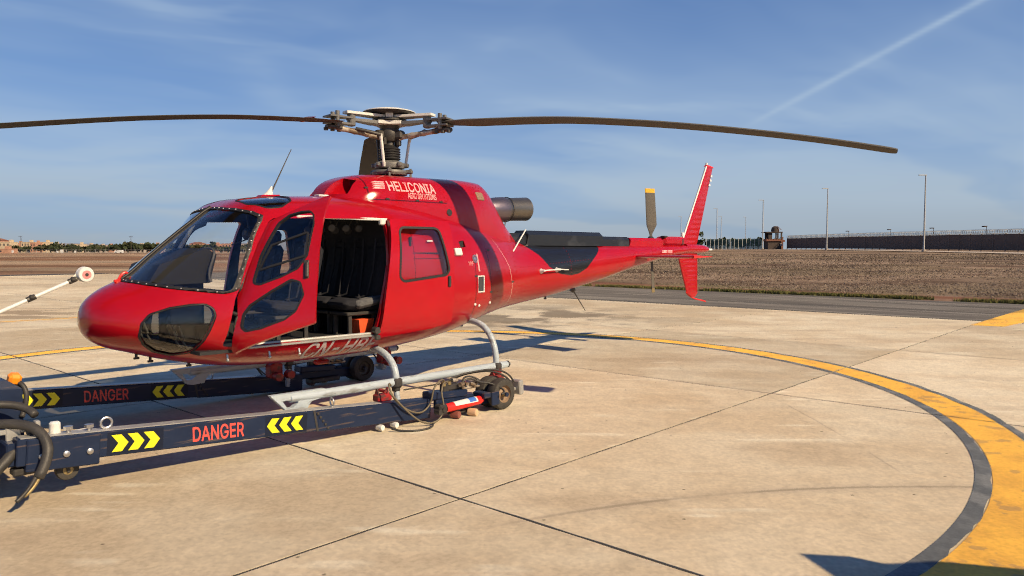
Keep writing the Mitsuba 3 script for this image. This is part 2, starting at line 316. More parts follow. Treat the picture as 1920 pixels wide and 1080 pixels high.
def soil(p, n, uv):
    X = -p.x*TC + p.y*TS + MX; Y = -p.x*TS - p.y*TC + MY
    near = p.x*-1.0 - 23.5
    big = fbm(X*0.03, Y*0.09, 0.0, 4); mid = fbm(X*0.35, Y*0.6, 4.0, 4); f = fbm(p.x*6, p.y*6, 1.0, 3)
    c = mix((0.085, 0.058, 0.042), (0.165, 0.122, 0.090), smoothstep(0.3, 0.7, mid))
    c = mix(c, (0.10, 0.083, 0.05), smoothstep(0.45, 0.65, fbm(X*0.1, Y*0.3, 8.0, 3))*0.5)
    c = mix(c, (0.125, 0.062, 0.042), smoothstep(4.2, 3.0, near)*(0.45 + 0.55*smoothstep(0.3, 0.6, fbm(p.x*0.8, p.y*0.25, 3.0, 3))))
    c = mix(c, (0.105, 0.092, 0.045), smoothstep(3.4, 4.2, near)*smoothstep(6.5, 5.0, near)*smoothstep(0.35, 0.6, fbm(p.x*0.6, p.y*0.2, 6.0, 3))*0.7)
    left = smoothstep(-0.06, -0.16, X/dr.maximum(Y, 10.0))
    cl = mix((0.105, 0.060, 0.038), (0.17, 0.13, 0.095), smoothstep(0.40, 0.62, fbm(X*0.012 + 3, Y*0.05, 2.0, 4)))
    c = mix(c, cl*(0.8 + 0.4*mid), left)
    c = mix(c, (0.075, 0.040, 0.027), left*smoothstep(0.5, 0.7, fbm(X*0.02, Y*0.035 + 8, 5.0, 3))*0.8)
    patch = fbm(X*0.06 + 5, Y*0.22, 11.0, 4)
    c = c*(0.72 + 0.55*smoothstep(0.3, 0.7, patch))
    return c*(0.70 + 0.6*f)
mat('soil', proc(soil), 0.95, spec=0.1)
mat('dry_stalks', proc(lambda p, n, uv: mix((0.31, 0.255, 0.20), (0.15, 0.115, 0.088), fbm(p.x*2.7, p.y*2.7, 0.0, 2))), 0.9, spec=0.1)
mat('green_grass', proc(lambda p, n, uv: mix((0.085, 0.095, 0.03), (0.20, 0.18, 0.07), fbm(p.x*0.8, p.y*0.8, 0.0, 3))), 0.9, spec=0.1)
mat('track_pale', (0.30, 0.26, 0.22), 0.9)
mat('wall_panel', proc(lambda p, n, uv: mix((0.10, 0.068, 0.056), (0.14, 0.095, 0.078), fbm(p.x*0.6, p.y*0.6, p.z*0.4, 3))), 0.85)
mat('wall_post', (0.15, 0.11, 0.095), 0.8)
mat('galvanised', (0.42, 0.42, 0.40), 0.5, metallic=0.2)
mat('pole_grey', (0.36, 0.36, 0.35), 0.5)
mat('wire_grey', (0.29, 0.29, 0.285), 0.6)
mat('brick_brown', (0.17, 0.075, 0.05), 0.85)
mat('dark_brown', (0.055, 0.040, 0.034), 0.85)
mat('cream_wall', (0.48, 0.39, 0.27), 0.85)
mat('pink_wall', (0.40, 0.22, 0.15), 0.85)
mat('pale_wall', (0.40, 0.335, 0.285), 0.85)
mat('window_dark', (0.05, 0.05, 0.055), 0.3)
mat('bark', (0.11, 0.08, 0.055), 0.9)
mat('leaf_dark', proc(lambda p, n, uv: mix((0.022, 0.032, 0.016), (0.055, 0.066, 0.032), fbm(p.x*0.9, p.y*0.9, p.z*0.9, 2))), 0.8, spec=0.2)
mat('leaf_olive', proc(lambda p, n, uv: mix((0.05, 0.055, 0.028), (0.10, 0.095, 0.05), fbm(p.x*0.9, p.y*0.9, p.z*0.9, 2))), 0.8, spec=0.2)
mat('fence_green', (0.05, 0.10, 0.075), 0.7)
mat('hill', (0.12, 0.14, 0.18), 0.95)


# ---------------------------------------------------------------- the ground
def terrain(X, Y):
    """height of the land: level on the left, climbing gently towards the boundary wall on the right"""
    X, Y = np.asarray(X, float), np.asarray(Y, float)
    s = lambda a, b, t: np.clip((t - a)/(b - a), 0, 1)**2*(3 - 2*np.clip((t - a)/(b - a), 0, 1))
    return 2.3*(1 - np.exp(-np.maximum(Y - 37, 0)/75))*s(-0.1, 0.15, X/np.maximum(Y, 20))
nx, ny = 140, 160
yy = np.r_[np.linspace(-60, 20, 12), np.geomspace(24, 9000, ny)]
uu = np.r_[np.linspace(-9, -1.6, 12), np.linspace(-1.4, 1.4, nx), np.linspace(1.6, 9, 12)]
YY, UU = np.meshgrid(yy, uu, indexing='ij'); XX = UU*(np.abs(YY) + 25)
V = W(XX.ravel(), YY.ravel(), terrain(XX, YY).ravel() - 0.03)
a, b = XX.shape; I = np.arange(a*b).reshape(a, b)
Fq = np.stack([I[:-1, :-1], I[:-1, 1:], I[1:, 1:], I[1:, :-1]], -1).reshape(-1, 4)
gm = trimesh.Trimesh(V, np.vstack([Fq[:, [0, 1, 2]], Fq[:, [0, 2, 3]]]), process=False)
flat_apron = (V[:, 0] > -23.6) & (np.abs(V[:, 1]) < 60)
gm.vertices[flat_apron, 2] = -0.09
add('ground', gm, 'soil', True, 'open field of brown soil and dry grass beyond the tarmac', kind='structure')

# concrete slabs: each one a piece, 14 mm joints
e1, e2 = np.array([math.cos(GA), math.sin(GA)]), np.array([-math.sin(GA), math.cos(GA)])
g1 = [-15.9, -13.95, -8.65, -3.27, 2.0] + [2.0 + 5.3*k for k in range(1, 6)]
g2 = [3.25 + 5.1*k for k in range(-11, 5)]
def slabxy(P):
    P = np.asarray(P, float); return P[:, :1]*e1 + P[:, 1:2]*e2
base = prism([(-16, -56), (32, -56), (32, 26), (-16, 26)], 'z', -0.10, -0.0035)
base.vertices[:, :2] = slabxy(base.vertices[:, :2])
add('apron', base, 'joint_dark', False, 'beige concrete apron of large square slabs with dark joints', kind='structure')
gap = 0.013
slab_polys = []
for i in range(len(g1) - 1):
    for j in range(len(g2) - 1):
        # crumbling joint edges: the slab's outline wavers by a few millimetres
        x0, x1, y0, y1 = g1[i] + gap, g1[i+1] - gap, g2[j] + gap, g2[j+1] - gap
        nseg = 26
        P = []
        for (ax, ay), (bx, by) in (((x0, y0), (x1, y0)), ((x1, y0), (x1, y1)), ((x1, y1), (x0, y1)), ((x0, y1), (x0, y0))):
            t = np.linspace(0, 1, nseg, endpoint=False)[:, None]
            P.append(np.array([[ax, ay]])*(1 - t) + np.array([[bx, by]])*t + rng.normal(0, 0.0028, (nseg, 2)))
        poly = Polygon(np.vstack(P))
        slab_polys.append(poly)
        m = prism(poly, 'z', -0.05, 0.0); m.vertices[:, :2] = slabxy(m.vertices[:, :2])
        add('apron__slab', m, 'concrete')

tax = prism([(-23.7, -51), (-15.91, -51), (-15.91, 60), (-23.7, 60)], 'z', -0.09, -0.008)
v = tax.vertices; v[:, 0] += np.where(v[:, 0] > -20, v[:, 1]*-0.026 + 0.0, 0)
add('taxiway', tax, 'asphalt', False, 'dark asphalt taxiway along the far edge of the apron', kind='structure')

# painted circle: yellow band with grey borders, cut by the joints
RC = np.array([0.286, -1.116])
rth = np.radians([-200, -175, -153, -120, -79, -40, 0, 45, 90, 130, 160])
rad = PC(np.r_[rth, rth[1] + 2*np.pi], np.r_[7.4, 7.25, 6.95, 6.6, 6.45, 6.6, 6.9, 7.3, 7.40, 7.40, 7.4, 7.25])
def ring(w0, w1, jag=0.0):
    t = np.linspace(-np.radians(200), np.radians(160), 420)
    r = rad(t); k = np.interp(t, np.radians([-200, -150, -79, -40, 40, 70, 160]), [1, 0.8, 0.9, 0.9, 1.1, 1.1, 1])
    nz = rng.normal(0, 1, len(t))*jag + 0.012*(jag > 0)*np.sin(t*37 + np.sin(t*11)*3)
    o = np.stack([RC[0] + (r + w1*k + nz)*np.cos(t), RC[1] + (r + w1*k + nz)*np.sin(t)], 1)
    i = np.stack([RC[0] + (r + w0*k)*np.cos(t), RC[1] + (r + w0*k)*np.sin(t)], 1)
    return Polygon(o, [i]).buffer(0)
def flat(poly, z):
    """a sheet over the slabs, open where the joints run"""
    from shapely import union_all
    inv = affinity.affine_transform(poly, [e1[0], e1[1], e2[0], e2[1], 0, 0])   # world -> slab axes
    out = []
    for s in slab_polys:
        if s.intersects(inv):
            q = s.intersection(inv)
            for g in getattr(q, 'geoms', [q]):
                if g.geom_type == 'Polygon' and g.area > 1e-4:
                    v, f = trimesh.creation.triangulate_polygon(g, engine='earcut')
                    out.append(trimesh.Trimesh(np.c_[slabxy(v), np.full(len(v), z)], f, process=False))
    m = cat_(*out)
    n = m.face_normals
    if n[:, 2].mean() < 0: m.invert()
    return m
add('circle_marking', flat(ring(-0.20, 0.20, 0.0022), 0.004), 'yellow_marking', False, 'wide yellow painted circle with dark grey borders around the helicopter', kind='structure')
add('circle_marking__grey_border', flat(ring(-0.31, -0.203, 0.006), 0.004), 'grey_marking')
add('circle_marking__grey_border', flat(ring(0.203, 0.285, 0.005), 0.004), 'grey_marking')
add('line_marking', flat(Polygon([(-9, -14.05), (6, -14.6), (6, -14.75), (-9, -14.2)]), 0.004), 'yellow_marking', False, 'thin yellow line across the apron beyond the helicopter nose', kind='structure')
ym = prism([(-40, 2.75), (-15.3, 2.75), (-14.62, 2.82), (-14.72, 3.52), (-15.3, 3.6), (-40, 3.6)], 'z', 0.0, 0.004)
ym = prism([(-23.6, 2.78), (-15.95, 2.82), (-15.95, 3.6), (-23.6, 3.66)], 'z', -0.008, -0.003)
add('taxiway__yellow_line', ym, 'yellow_worn')
add('apron__yellow_line', flat(Polygon([(-15.95, 2.82), (-14.62, 2.84), (-14.75, 3.5), (-15.95, 3.6)]), 0.0045), 'yellow_worn')

# dry stalks, stones and the green fringe of the field
def tufts(X, Y, h, w, k, mat_, key, label, cat, lean=0.5):
    n = len(X); base = W(X, Y, terrain(X, Y) - 0.04)
    V, F = [], []
    for j in range(k):
        az = rng.uniform(0, 2*np.pi, n); hh = h*rng.uniform(0.5, 1.3, n); ln = lean*rng.uniform(0.1, 1, n)*hh
        off = rng.normal(0, 0.5, (n, 2))*w[:, None]*1.6
        d = np.stack([np.cos(az), np.sin(az)], 1); s = np.stack([-d[:, 1], d[:, 0]], 1)*(w*rng.uniform(0.3, 0.8, n))[:, None]
        p = base.copy(); p[:, :2] += off
        A = p.copy(); A[:, :2] -= s; B = p.copy(); B[:, :2] += s
        C = p.copy(); C[:, :2] += d*ln[:, None]; C[:, 2] += hh
        i = np.arange(n)*3 + len(V)*3*n
        V.append(np.stack([A, B, C], 1).reshape(-1, 3)); F.append(np.stack([i, i+1, i+2], 1))
    add(key, trimesh.Trimesh(np.vstack(V), np.vstack(F), process=False), mat_, False, label, cat, kind='stuff')
def in_field(n, y0, y1, u0=-0.15, u1=0.85):
    Y = y0*(y1/y0)**rng.uniform(0, 1, n); X = rng.uniform(u0, u1, n)*Y
    P = W(X, Y); ok = P[:, 0] < -27.0 - rng.exponential(0.9, n)
    return X[ok], Y[ok]
X, Y = in_field(60000, 26, 98)
keep = meshkit.fbm(np.stack([X*0.12, Y*0.25, X*0], -1), 3, 4) + 0.002*(Y - 40) > rng.uniform(0.34, 0.60, len(X))
X, Y = X[keep], Y[keep]
tufts(X, Y, 0.035 + 0.0006*Y, 0.022 + 0.0008*Y, 2, 'dry_stalks', 'dry_grass', 'dry pale stalks and stones scattered over the brown field', 'dry grass', 2.6)
n = 13000
py_ = rng.uniform(-26, 14, n); px_ = -23.75 - np.abs(rng.normal(0, 0.30, n)) - 0.75*meshkit.fbm(np.stack([py_*0.8, py_*0, py_*0], -1), 3, 2)
keep = meshkit.fbm(np.stack([py_*0.45, py_*0, py_*0], -1), 3, 6) > rng.uniform(0.30, 0.6, n)
dx_, dy_ = px_[keep], py_[keep]
cx_, cy_ = MX - dx_*TC + dy_*TS, MY - dx_*TS - dy_*TC
tufts(cx_, cy_, np.full(len(cx_), 0.13), np.full(len(cx_), 0.05), 3, 'green_grass', 'verge_grass', 'fringe of green grass along the edge of the taxiway', 'grass', 0.8)

# ---------------------------------------------------------------- the helicopter
HE = 'helicopter'
tag(HE, 'red single-engine helicopter with its left front door open, standing on a ground-handling trolley', 'helicopter')
# stations: x, bottom, top, half width, height of the widest point, upper and lower exponent of the section
ST = np.array([
[3.335,1.125,1.165,.02,1.145,2,2],[3.315,1.04,1.25,.13,1.14,2,2],[3.26,.965,1.33,.25,1.13,2,2.0],[3.15,.895,1.41,.40,1.12,2,2.05],
[2.97,.835,1.50,.56,1.11,2.0,2.15],[2.75,.765,1.69,.71,1.10,1.95,2.35],[2.55,.715,1.86,.81,1.10,1.9,2.5],[2.35,.675,2.02,.885,1.10,2.1,2.7],
[2.15,.65,2.17,.92,1.12,2.9,2.8],[1.95,.635,2.25,.935,1.15,3.6,2.9],[1.5,.62,2.295,.94,1.2,3.9,3.0],[0.8,.63,2.32,.94,1.2,3.6,2.95],
[0.2,.665,2.30,.925,1.25,3.0,2.8],[-0.4,.73,2.24,.87,1.3,2.6,2.65],[-0.9,.815,2.16,.76,1.35,2.4,2.4],[-1.35,.90,2.05,.61,1.38,2.2,2.2],
[-1.75,.965,1.96,.48,1.40,2.1,2.1],[-2.1,1.01,1.87,.41,1.43,2.1,2.1],[-2.6,1.07,1.83,.365,1.46,2.2,2.2],[-3.24,1.165,1.83,.325,1.52,2.3,2.3],
[-4.2,1.33,1.83,.265,1.60,2.4,2.4],[-5.05,1.49,1.83,.205,1.67,2.4,2.4],[-5.6,1.575,1.835,.165,1.71,2.4,2.4],[-6.3,1.66,1.845,.12,1.755,2.3,2.3],
[-6.9,1.715,1.835,.08,1.775,2.2,2.2],[-7.3,1.745,1.81,.04,1.775,2,2]])
CO = np.array([
[1.00,1.9,2.29,.22,2.0,2.4,2],[.97,1.9,2.37,.34,2.0,2.6,2],[.80,1.9,2.515,.47,2.0,3.0,2],[.55,1.9,2.585,.545,2.0,3.5,2],[.30,1.85,2.60,.57,2.0,3.9,2],
[-.40,1.8,2.61,.575,1.95,3.9,2],[-.90,1.7,2.62,.535,1.9,3.7,2],[-1.18,1.6,2.615,.455,1.85,3.4,2],[-1.30,1.6,2.58,.42,1.8,3.1,2],
[-1.45,1.6,2.44,.385,1.8,2.8,2],[-1.70,1.6,2.14,.32,1.8,2.4,2],[-1.90,1.6,1.98,.22,1.8,2.0,2]])
def stations(S):
    o = np.argsort(S[:, 0]); return PC(S[o, 0], S[o, 1:])
FB, FC = stations(ST), stations(CO)
def loft(F, xs, n=72, off=0.0):
    th = np.arange(n)/n*2*np.pi; c, s = np.cos(th), np.sin(th); V = []
    for x in xs:
        zb, zt, w, zw, nu, nl = F(x)
        w = max(w - off, .004); zt = max(zt - off, zw + .004); zb = min(zb + off, zw - .004)
        m = np.where(s >= 0, nu, nl); hz = np.where(s >= 0, zt - zw, zw - zb)
        V.append(np.stack([np.full(n, x), w*np.sign(c)*np.abs(c)**(2/m), zw + hz*np.sign(s)*np.abs(s)**(2/m)], 1))
    k = len(xs); I = np.arange(k*n).reshape(k, n); a, b = I[:-1], I[1:]; a2, b2 = np.roll(a, -1, 1), np.roll(b, -1, 1)
    f = [np.stack([a, b2, b], -1).reshape(-1, 3), np.stack([a, a2, b2], -1).reshape(-1, 3)]
    V = np.array(V); v = V.reshape(-1, 3); c0 = len(v); v = np.vstack([v, V[0].mean(0), V[-1].mean(0)]); i = np.arange(n); j = (i + 1) % n
    f += [np.stack([np.full(n, c0), I[0][j], I[0][i]], 1), np.stack([np.full(n, c0+1), I[-1][i], I[-1][j]], 1)]
    m = trimesh.Trimesh(v, np.vstack(f), process=False)
    if m.volume < 0: m.invert()
    return m
def surf_y(F, x, z):
    """half width of the body at height z"""
    x, z = np.asarray(x, float), np.asarray(z, float); zb, zt, w, zw, nu, nl = np.moveaxis(F(x), -1, 0)
    up = z >= zw; t = np.clip(np.where(up, (z - zw)/(zt - zw), (zw - z)/(zw - zb)), 0, 0.9999); e = np.where(up, nu, nl)
    return w*(1 - t**e)**(1/e)
def surf_z(F, x, y, upper=True):
    x = np.asarray(x, float); zb, zt, w, zw, nu, nl = np.moveaxis(F(x), -1, 0); e = nu if upper else nl
    t = (1 - np.clip(np.abs(y)/w, 0, 0.9999)**e)**(1/e)
    return zw + (zt - zw)*t if upper else zw - (zw - zb)*t
XS = np.unique(np.r_[np.linspace(3.335, 3.2, 12), np.linspace(3.2, 1.9, 54), np.linspace(1.9, -2.2, 74), np.linspace(-2.2, -7.3, 48)])
CXS = np.unique(np.r_[np.linspace(1.0, .5, 16), np.linspace(.5, -1.2, 22), np.linspace(-1.2, -1.9, 18)])
NB = 112
outer = MF(loft(FB, XS, NB)); cowl = MF(loft(FC, CXS, 96))
def shell(a, b, n=NB):
    """what lies between two offsets of the skin (a outside b)"""
    xs = XS[(XS > -0.9)]
    return MF(loft(FB, xs, n, a)) - MF(loft(FB, xs, n, b))
inner = MF(loft(FB, XS[(XS > 0.3) & (XS < 3.3)], NB, 0.035)) ^ MF(box((2.0, 0, 1.4), (2.9, 4, 4)))
def pz(poly, s):       # prism through one side of the hull (s = +1 left, -1 right), poly in x, z
    m = prism(poly, 'y', 0.30, 1.3)
    if s < 0:
        m.vertices[:, 1] *= -1; m.invert()
    return MF(m)
def px_(poly, x0=1.86, x1=3.5): return MF(prism(poly, 'x', x0, x1))
def ptop(poly): return MF(prism(poly, 'z', 2.0, 2.5))
def grow(P, d): return (P if isinstance(P, Polygon) else Polygon(P)).buffer(d)
# openings, measured on the hull
WS = rounded([(.035, 1.492), (.25, 1.476), (.476, 1.447), (.694, 1.409), (.842, 1.377), (.846, 1.42), (.815, 1.746), (.752, 2.013), (.725, 2.062), (.631, 2.099), (.456, 2.128), (.20, 2.148), (.035, 2.152)], .03)
WSM = affinity.scale(WS, -1, 1, origin=(0, 0))
CHIN = rounded([(3.022, 1.022), (3.012, 1.124), (2.955, 1.20), (2.818, 1.252), (2.67, 1.276), (2.575, 1.278), (2.527, 1.245), (2.516, 1.183), (2.55, 1.092), (2.60, .97), (2.66, .86), (2.76, .835), (2.88, .872), (2.975, .946)], .06)
SKYL = rounded([(2.03, .22), (2.04, .50), (1.94, .68), (1.80, .70), (1.66, .62), (1.60, .46), (1.62, .22)], .08)
SKYR = affinity.scale(SKYL, 1, -1, origin=(0, 0))
OPEN = rounded([(2.455, .90), (2.35, 1.32), (2.12, 1.80), (1.985, 2.01), (1.93, 2.045), (.70, 2.075), (.74, 1.6), (.90, .905)], .03)
OPEN_R = rounded([(2.455, .90), (2.35, 1.32), (2.12, 1.80), (1.985, 2.01), (1.93, 2.045), (1.45, 2.06), (1.55, 1.6), (1.67, .905)], .03)
FD = rounded([(2.465, .865), (2.33, 1.15), (2.32, 1.345), (2.12, 1.80), (1.985, 2.015), (1.75, 2.07), (1.60, 2.115), (1.47, 2.165), (1.40, 2.185), (1.425, 2.05), (1.53, 1.60), (1.655, .955)], .02)
FW1 = rounded([(2.155, 1.422), (2.057, 1.665), (1.876, 1.958), (1.78, 2.015), (1.68, 2.022), (1.585, 2.005), (1.553, 1.95), (1.556, 1.858), (1.642, 1.571), (1.742, 1.467), (1.892, 1.425), (2.087, 1.398)], .035)
FW2 = rounded([(2.306, 1.062), (2.27, 1.165), (2.203, 1.225), (2.0, 1.305), (1.81, 1.372), (1.735, 1.335), (1.722, 1.216), (1.81, 1.089), (1.915, 1.038), (2.132, 1.008), (2.275, 1.015)], .04)
SD = rounded([(1.50, 2.075), (.68, 2.075), (.70, 1.5), (.735, .955), (1.0, .905), (1.705, .855), (1.60, 1.5)], .03)
SW = rounded([(1.405, 1.985), (.875, 1.985), (.775, 1.53), (.775, 1.49), (1.455, 1.425)], .07)
DXS, DYS = -0.815, 0.06                                 # how far the sliding door stands open
holes_all = []
body = outer - inner
SEAL = 0.014
for s in (1, -1):
    ws = WS if s > 0 else WSM
    holes_all += [(px_(ws), px_(grow(ws, SEAL)), 'glass_clear', 'windshield')]
    holes_all += [(pz(CHIN, s), pz(grow(CHIN, SEAL), s), 'glass_tint', 'chin_window')]
    sk = SKYL if s > 0 else SKYR
    holes_all += [(ptop(sk), ptop(grow(sk, SEAL)), 'glass_dark', 'roof_window')]
for P in (SW,):                                # the closed doors of the right side keep their windows in the hull
    holes_all += [(pz(P, -1), pz(grow(P, SEAL), -1), 'glass_clear', 'door_window')]
cut = pz(OPEN, 1) + pz(OPEN_R, -1)
for hme in holes_all: cut = cut + hme[0]
body = body - cut
# cowling joined to the hull, with its air intakes and the flared opening ahead of the exhaust
def intake(s):
    return m3.Manifold.hull_points(np.array([[1.25, s*.10, 2.33], [1.25, s*.34, 2.33], [1.25, s*.30, 2.52], [1.25, s*.12, 2.55], [.66, s*.16, 2.36], [.66, s*.40, 2.36], [.66, s*.34, 2.50], [.66, s*.16, 2.53]], np.float64))
body = body + (cowl - inner - intake(1) - intake(-1))
rear_vent = MF(box((-0.42, .85, 1.82), (.10, .5, .075), rotm([0, 1, 0], 8)))
body = body - rear_vent
add(HE + '__fuselage', body, 'red_paint', 32)
duct = (MF(loft(FC, CXS, 48, 0.012)) ^ MF(box((.64, 0, 2.45), (.03, .9, .3))))
add(HE + '__fuselage__intake_screen', duct, 'dark_metal', 30)
add(HE + '__fuselage__cooling_vent', box((-0.42, .745, 1.82), (.12, .02, .09)), 'dark_interior')
ws_of, ws_seen = (WS, WSM), []
for hole, big, gl, nm in holes_all:
    sheet_src = MF(loft(FB, XS[XS > 0.2], NB, 0.008)); sid = sheet_src.original_id()
    sheet_src = sheet_src.as_original() if sid < 0 else sheet_src; sid = sheet_src.original_id()
    g = (sheet_src ^ hole).to_mesh(); ri, ro = list(g.run_index), list(g.run_original_id); tri = np.zeros(len(g.tri_verts), bool)
    for q in range(len(ro)):
        if ro[q] == sid: tri[ri[q]//3:ri[q+1]//3] = True
    pane = trimesh.Trimesh(g.vert_properties[:, :3], g.tri_verts[tri], process=False)
    keep = pane.triangles_center[:, 0] > -10
    pane.remove_unreferenced_vertices()
    add(HE + '__fuselage__' + nm, pane, gl, True)
    add(HE + '__fuselage__window_seal', shell(-0.004, 0.040) ^ (big - (hole if nm != 'windshield' else px_(grow(ws_of[len(ws_seen)], -.007)))), 'dark_rubber', 32)
    if nm == 'windshield': ws_seen.append(1)
# windshield screws
def on_ws(y, z):
    xs = np.linspace(3.2, 1.95, 400); yy = surf_y(FB, xs, np.full(400, z)); i = np.argmax(yy > abs(y)); return xs[i]
bolts = []
L = LineString(list(WS.buffer(0.003).exterior.coords))
for d in np.arange(0, L.length, 0.085):
    q = L.interpolate(d)
    if q.x < 0.06: continue
    for s in (1, -1):
        bolts.append(trimesh.creation.icosphere(1, 0.008)); bolts[-1].vertices += [on_ws(q.x, q.y) + 0.004, s*q.x*1.004, q.y]
add(HE + '__fuselage__screws', cat_(*bolts), 'steel', False, kind='stuff')
# rivet rows along the skin joints
def rivet_row(P, r=.0065):
    P = np.asarray(P, float); out = []
    for q in P:
        m = trimesh.creation.icosphere(0, r); m.vertices += q; out.append(m)
    return out
rv = []
for x0 in (-1.62, -1.10, -2.95, -4.35, -5.30):
    zs = np.linspace(FB(x0)[0] + .06, FB(x0)[1] - .05, 15); rv += rivet_row(np.c_[np.full(15, x0), surf_y(FB, np.full(15, x0), zs), zs])
for z0, xa, xb in ((1.18, -.02, -1.35), (.80, 2.3, .9), (1.62, -1.7, -5.4), (2.04, .45, -.75)):
    xs = np.arange(min(xa, xb), max(xa, xb), .065); zz = np.full(len(xs), z0) if z0 != 1.62 else 1.52 + (xs + 1.7)*-.055
    rv += rivet_row(np.c_[xs, surf_y(FB, xs, zz), zz])
for z0, xa, xb in ((2.32, .62, -.38), (2.52, .50, -1.15)):
    xs = np.arange(min(xa, xb), max(xa, xb), .07); rv += rivet_row(np.c_[xs, surf_y(FC, xs, np.full(len(xs), z0)), np.full(len(xs), z0)])
for x0 in (.68, -.37, -1.05):
    zs = np.linspace(2.18, 2.55, 7); rv += rivet_row(np.c_[np.full(7, x0), surf_y(FC, np.full(7, x0), zs), zs])
add(HE + '__fuselage__rivets', cat_(*rv), 'red_plain', False, kind='stuff')
# centre post of the windshield, sill trims, hook on the nose
P = np.array([[x, 0, FB(x)[1] + .004] for x in np.linspace(2.99, 2.16, 14)])
add(HE + '__fuselage__centre_post', tube(P, .016, 8), 'dark_rubber', True)
add(HE + '__fuselage__nose_bracket', cat_(tube(curve([[3.01, .0, 1.48], [2.985, .0, 1.53], [2.95, .0, 1.55], [2.93, .0, 1.53]], 10), .012, 8), box((3.02, .0, 1.475), (.06, .035, .03), None, .008)), 'red_bright', 30)
add(HE + '__door_sill', cat_(tube([[2.30, surf_y(FB, 2.3, .905), .905], [1.6, surf_y(FB, 1.6, .905) - .01, .91], [.93, surf_y(FB, .93, .905) - .01, .905]], .017, 8), box((1.55, .86, .885), (1.4, .10, .02), None, .005)), 'alloy', 30)
add(HE + '__door_rail', cat_(box((1.18, .80, 2.068), (1.05, .035, .028), None, .006), box((.72, .81, 2.045), (.07, .05, .07), None, .01)), 'white_paint', 30)
for x in (2.38, 2.02, 1.72):        # catches under the sill
    y = float(surf_y(FB, x, .82))
    add(HE + '__sill_catch', cat_(cyl((x, y - .01, .87), (x, y + .012, .77), .010, 8), box((x, y + .006, .865), (.03, .03, .03), None, .006), trimesh.creation.icosphere(1, .016).apply_translation((x, y + .012, .775))), 'steel', 30)

# --- open front door: cut from the hull and swung about its raked hinge
H0, H1, SW_A = np.array([2.50, .90, .86]), np.array([1.98, .80, 2.03]), math.radians(52)
HA = (H1 - H0)/np.linalg.norm(H1 - H0)
def swing(m):
    m = TM(m) if hasattr(m, 'to_mesh') else m.copy(); v = m.vertices - H0; k = -SW_A
    m.vertices = H0 + v*math.cos(k) + np.cross(HA, v)*math.sin(k) + np.outer(v @ HA, HA)*(1 - math.cos(k)); return m
def pane_of(poly):
    src = MF(loft(FB, XS[XS > 0.2], NB, 0.008)).as_original(); sid = src.original_id(); g = (src ^ pz(poly, 1)).to_mesh(); tri = np.zeros(len(g.tri_verts), bool)
    for q, o in enumerate(g.run_original_id):
        if o == sid: tri[g.run_index[q]//3:g.run_index[q+1]//3] = True
    p = trimesh.Trimesh(g.vert_properties[:, :3], g.tri_verts[tri], process=False); p.remove_unreferenced_vertices(); return p
FDR = HE + '__front_door'
door = shell(0.0, 0.030) ^ pz(FD, 1)
add(FDR, swing(door - pz(FW1, 1) - pz(FW2, 1)), 'red_plain', 32, 'open red front door with two windows and a black handle')
for Wn, nm in ((FW1, 'upper_window'), (FW2, 'lower_window')):
    add(FDR + '__' + nm, swing(pane_of(Wn)), 'glass_clear', True)
    add(FDR + '__window_seal', swing(shell(-0.003, 0.033) ^ (pz(grow(Wn, .012), 1) - pz(grow(Wn, -.004), 1))), 'dark_rubber', 32)
sl = rounded([(2.11, 1.52), (1.96, 1.75), (1.60, 1.80), (1.645, 1.56)], .02)      # sliding pane frame in the upper window
add(FDR + '__vent_frame', swing(shell(0.0, 0.014) ^ (pz(sl, 1) - pz(grow(sl, -.018), 1))), 'dark_rubber', 32)
add(FDR + '__handle', swing(cat_(box((1.655, .955, 1.43), (.028, .03, .14), rotm([0, 1, 0], -8), .008), box((1.665, .935, 1.44), (.05, .02, .17), rotm([0, 1, 0], -8), .006))), 'dark_metal', 30)
add(FDR + '__hinge', cat_(*[cyl(H0 + HA*a, H0 + HA*(a + .09), .016, 10) for a in (.62, 1.1)]), 'red_plain', 30)

# --- sliding door, slid back along the hull
def slid(m):
    m = TM(m) if hasattr(m, 'to_mesh') else m.copy(); m.vertices = m.vertices + [DXS, DYS, 0]; return m
SDR = HE + '__sliding_door'
add(SDR, slid((shell(0.0, 0.032) ^ pz(SD, 1)) - pz(SW, 1)), 'red_plain', 32, 'red sliding rear door pushed back along the body')
add(SDR + '__window', slid(pane_of(SW)), 'glass_clear', True)
add(SDR + '__window_seal', slid(shell(-0.004, 0.036) ^ (pz(grow(SW, .016), 1) - pz(grow(SW, -.008), 1))), 'dark_rubber', 32)
add(SDR + '__handle', box((-.035, 1.005, 1.41), (.035, .03, .12), None, .008), 'dark_metal', 30)
add(SDR + '__roller', cat_(cyl((.90, .90, .94), (.90, .97, .94), .035, 14), box((.88, .93, .90), (.06, .04, .12), None, .01)), 'dark_metal', 30)

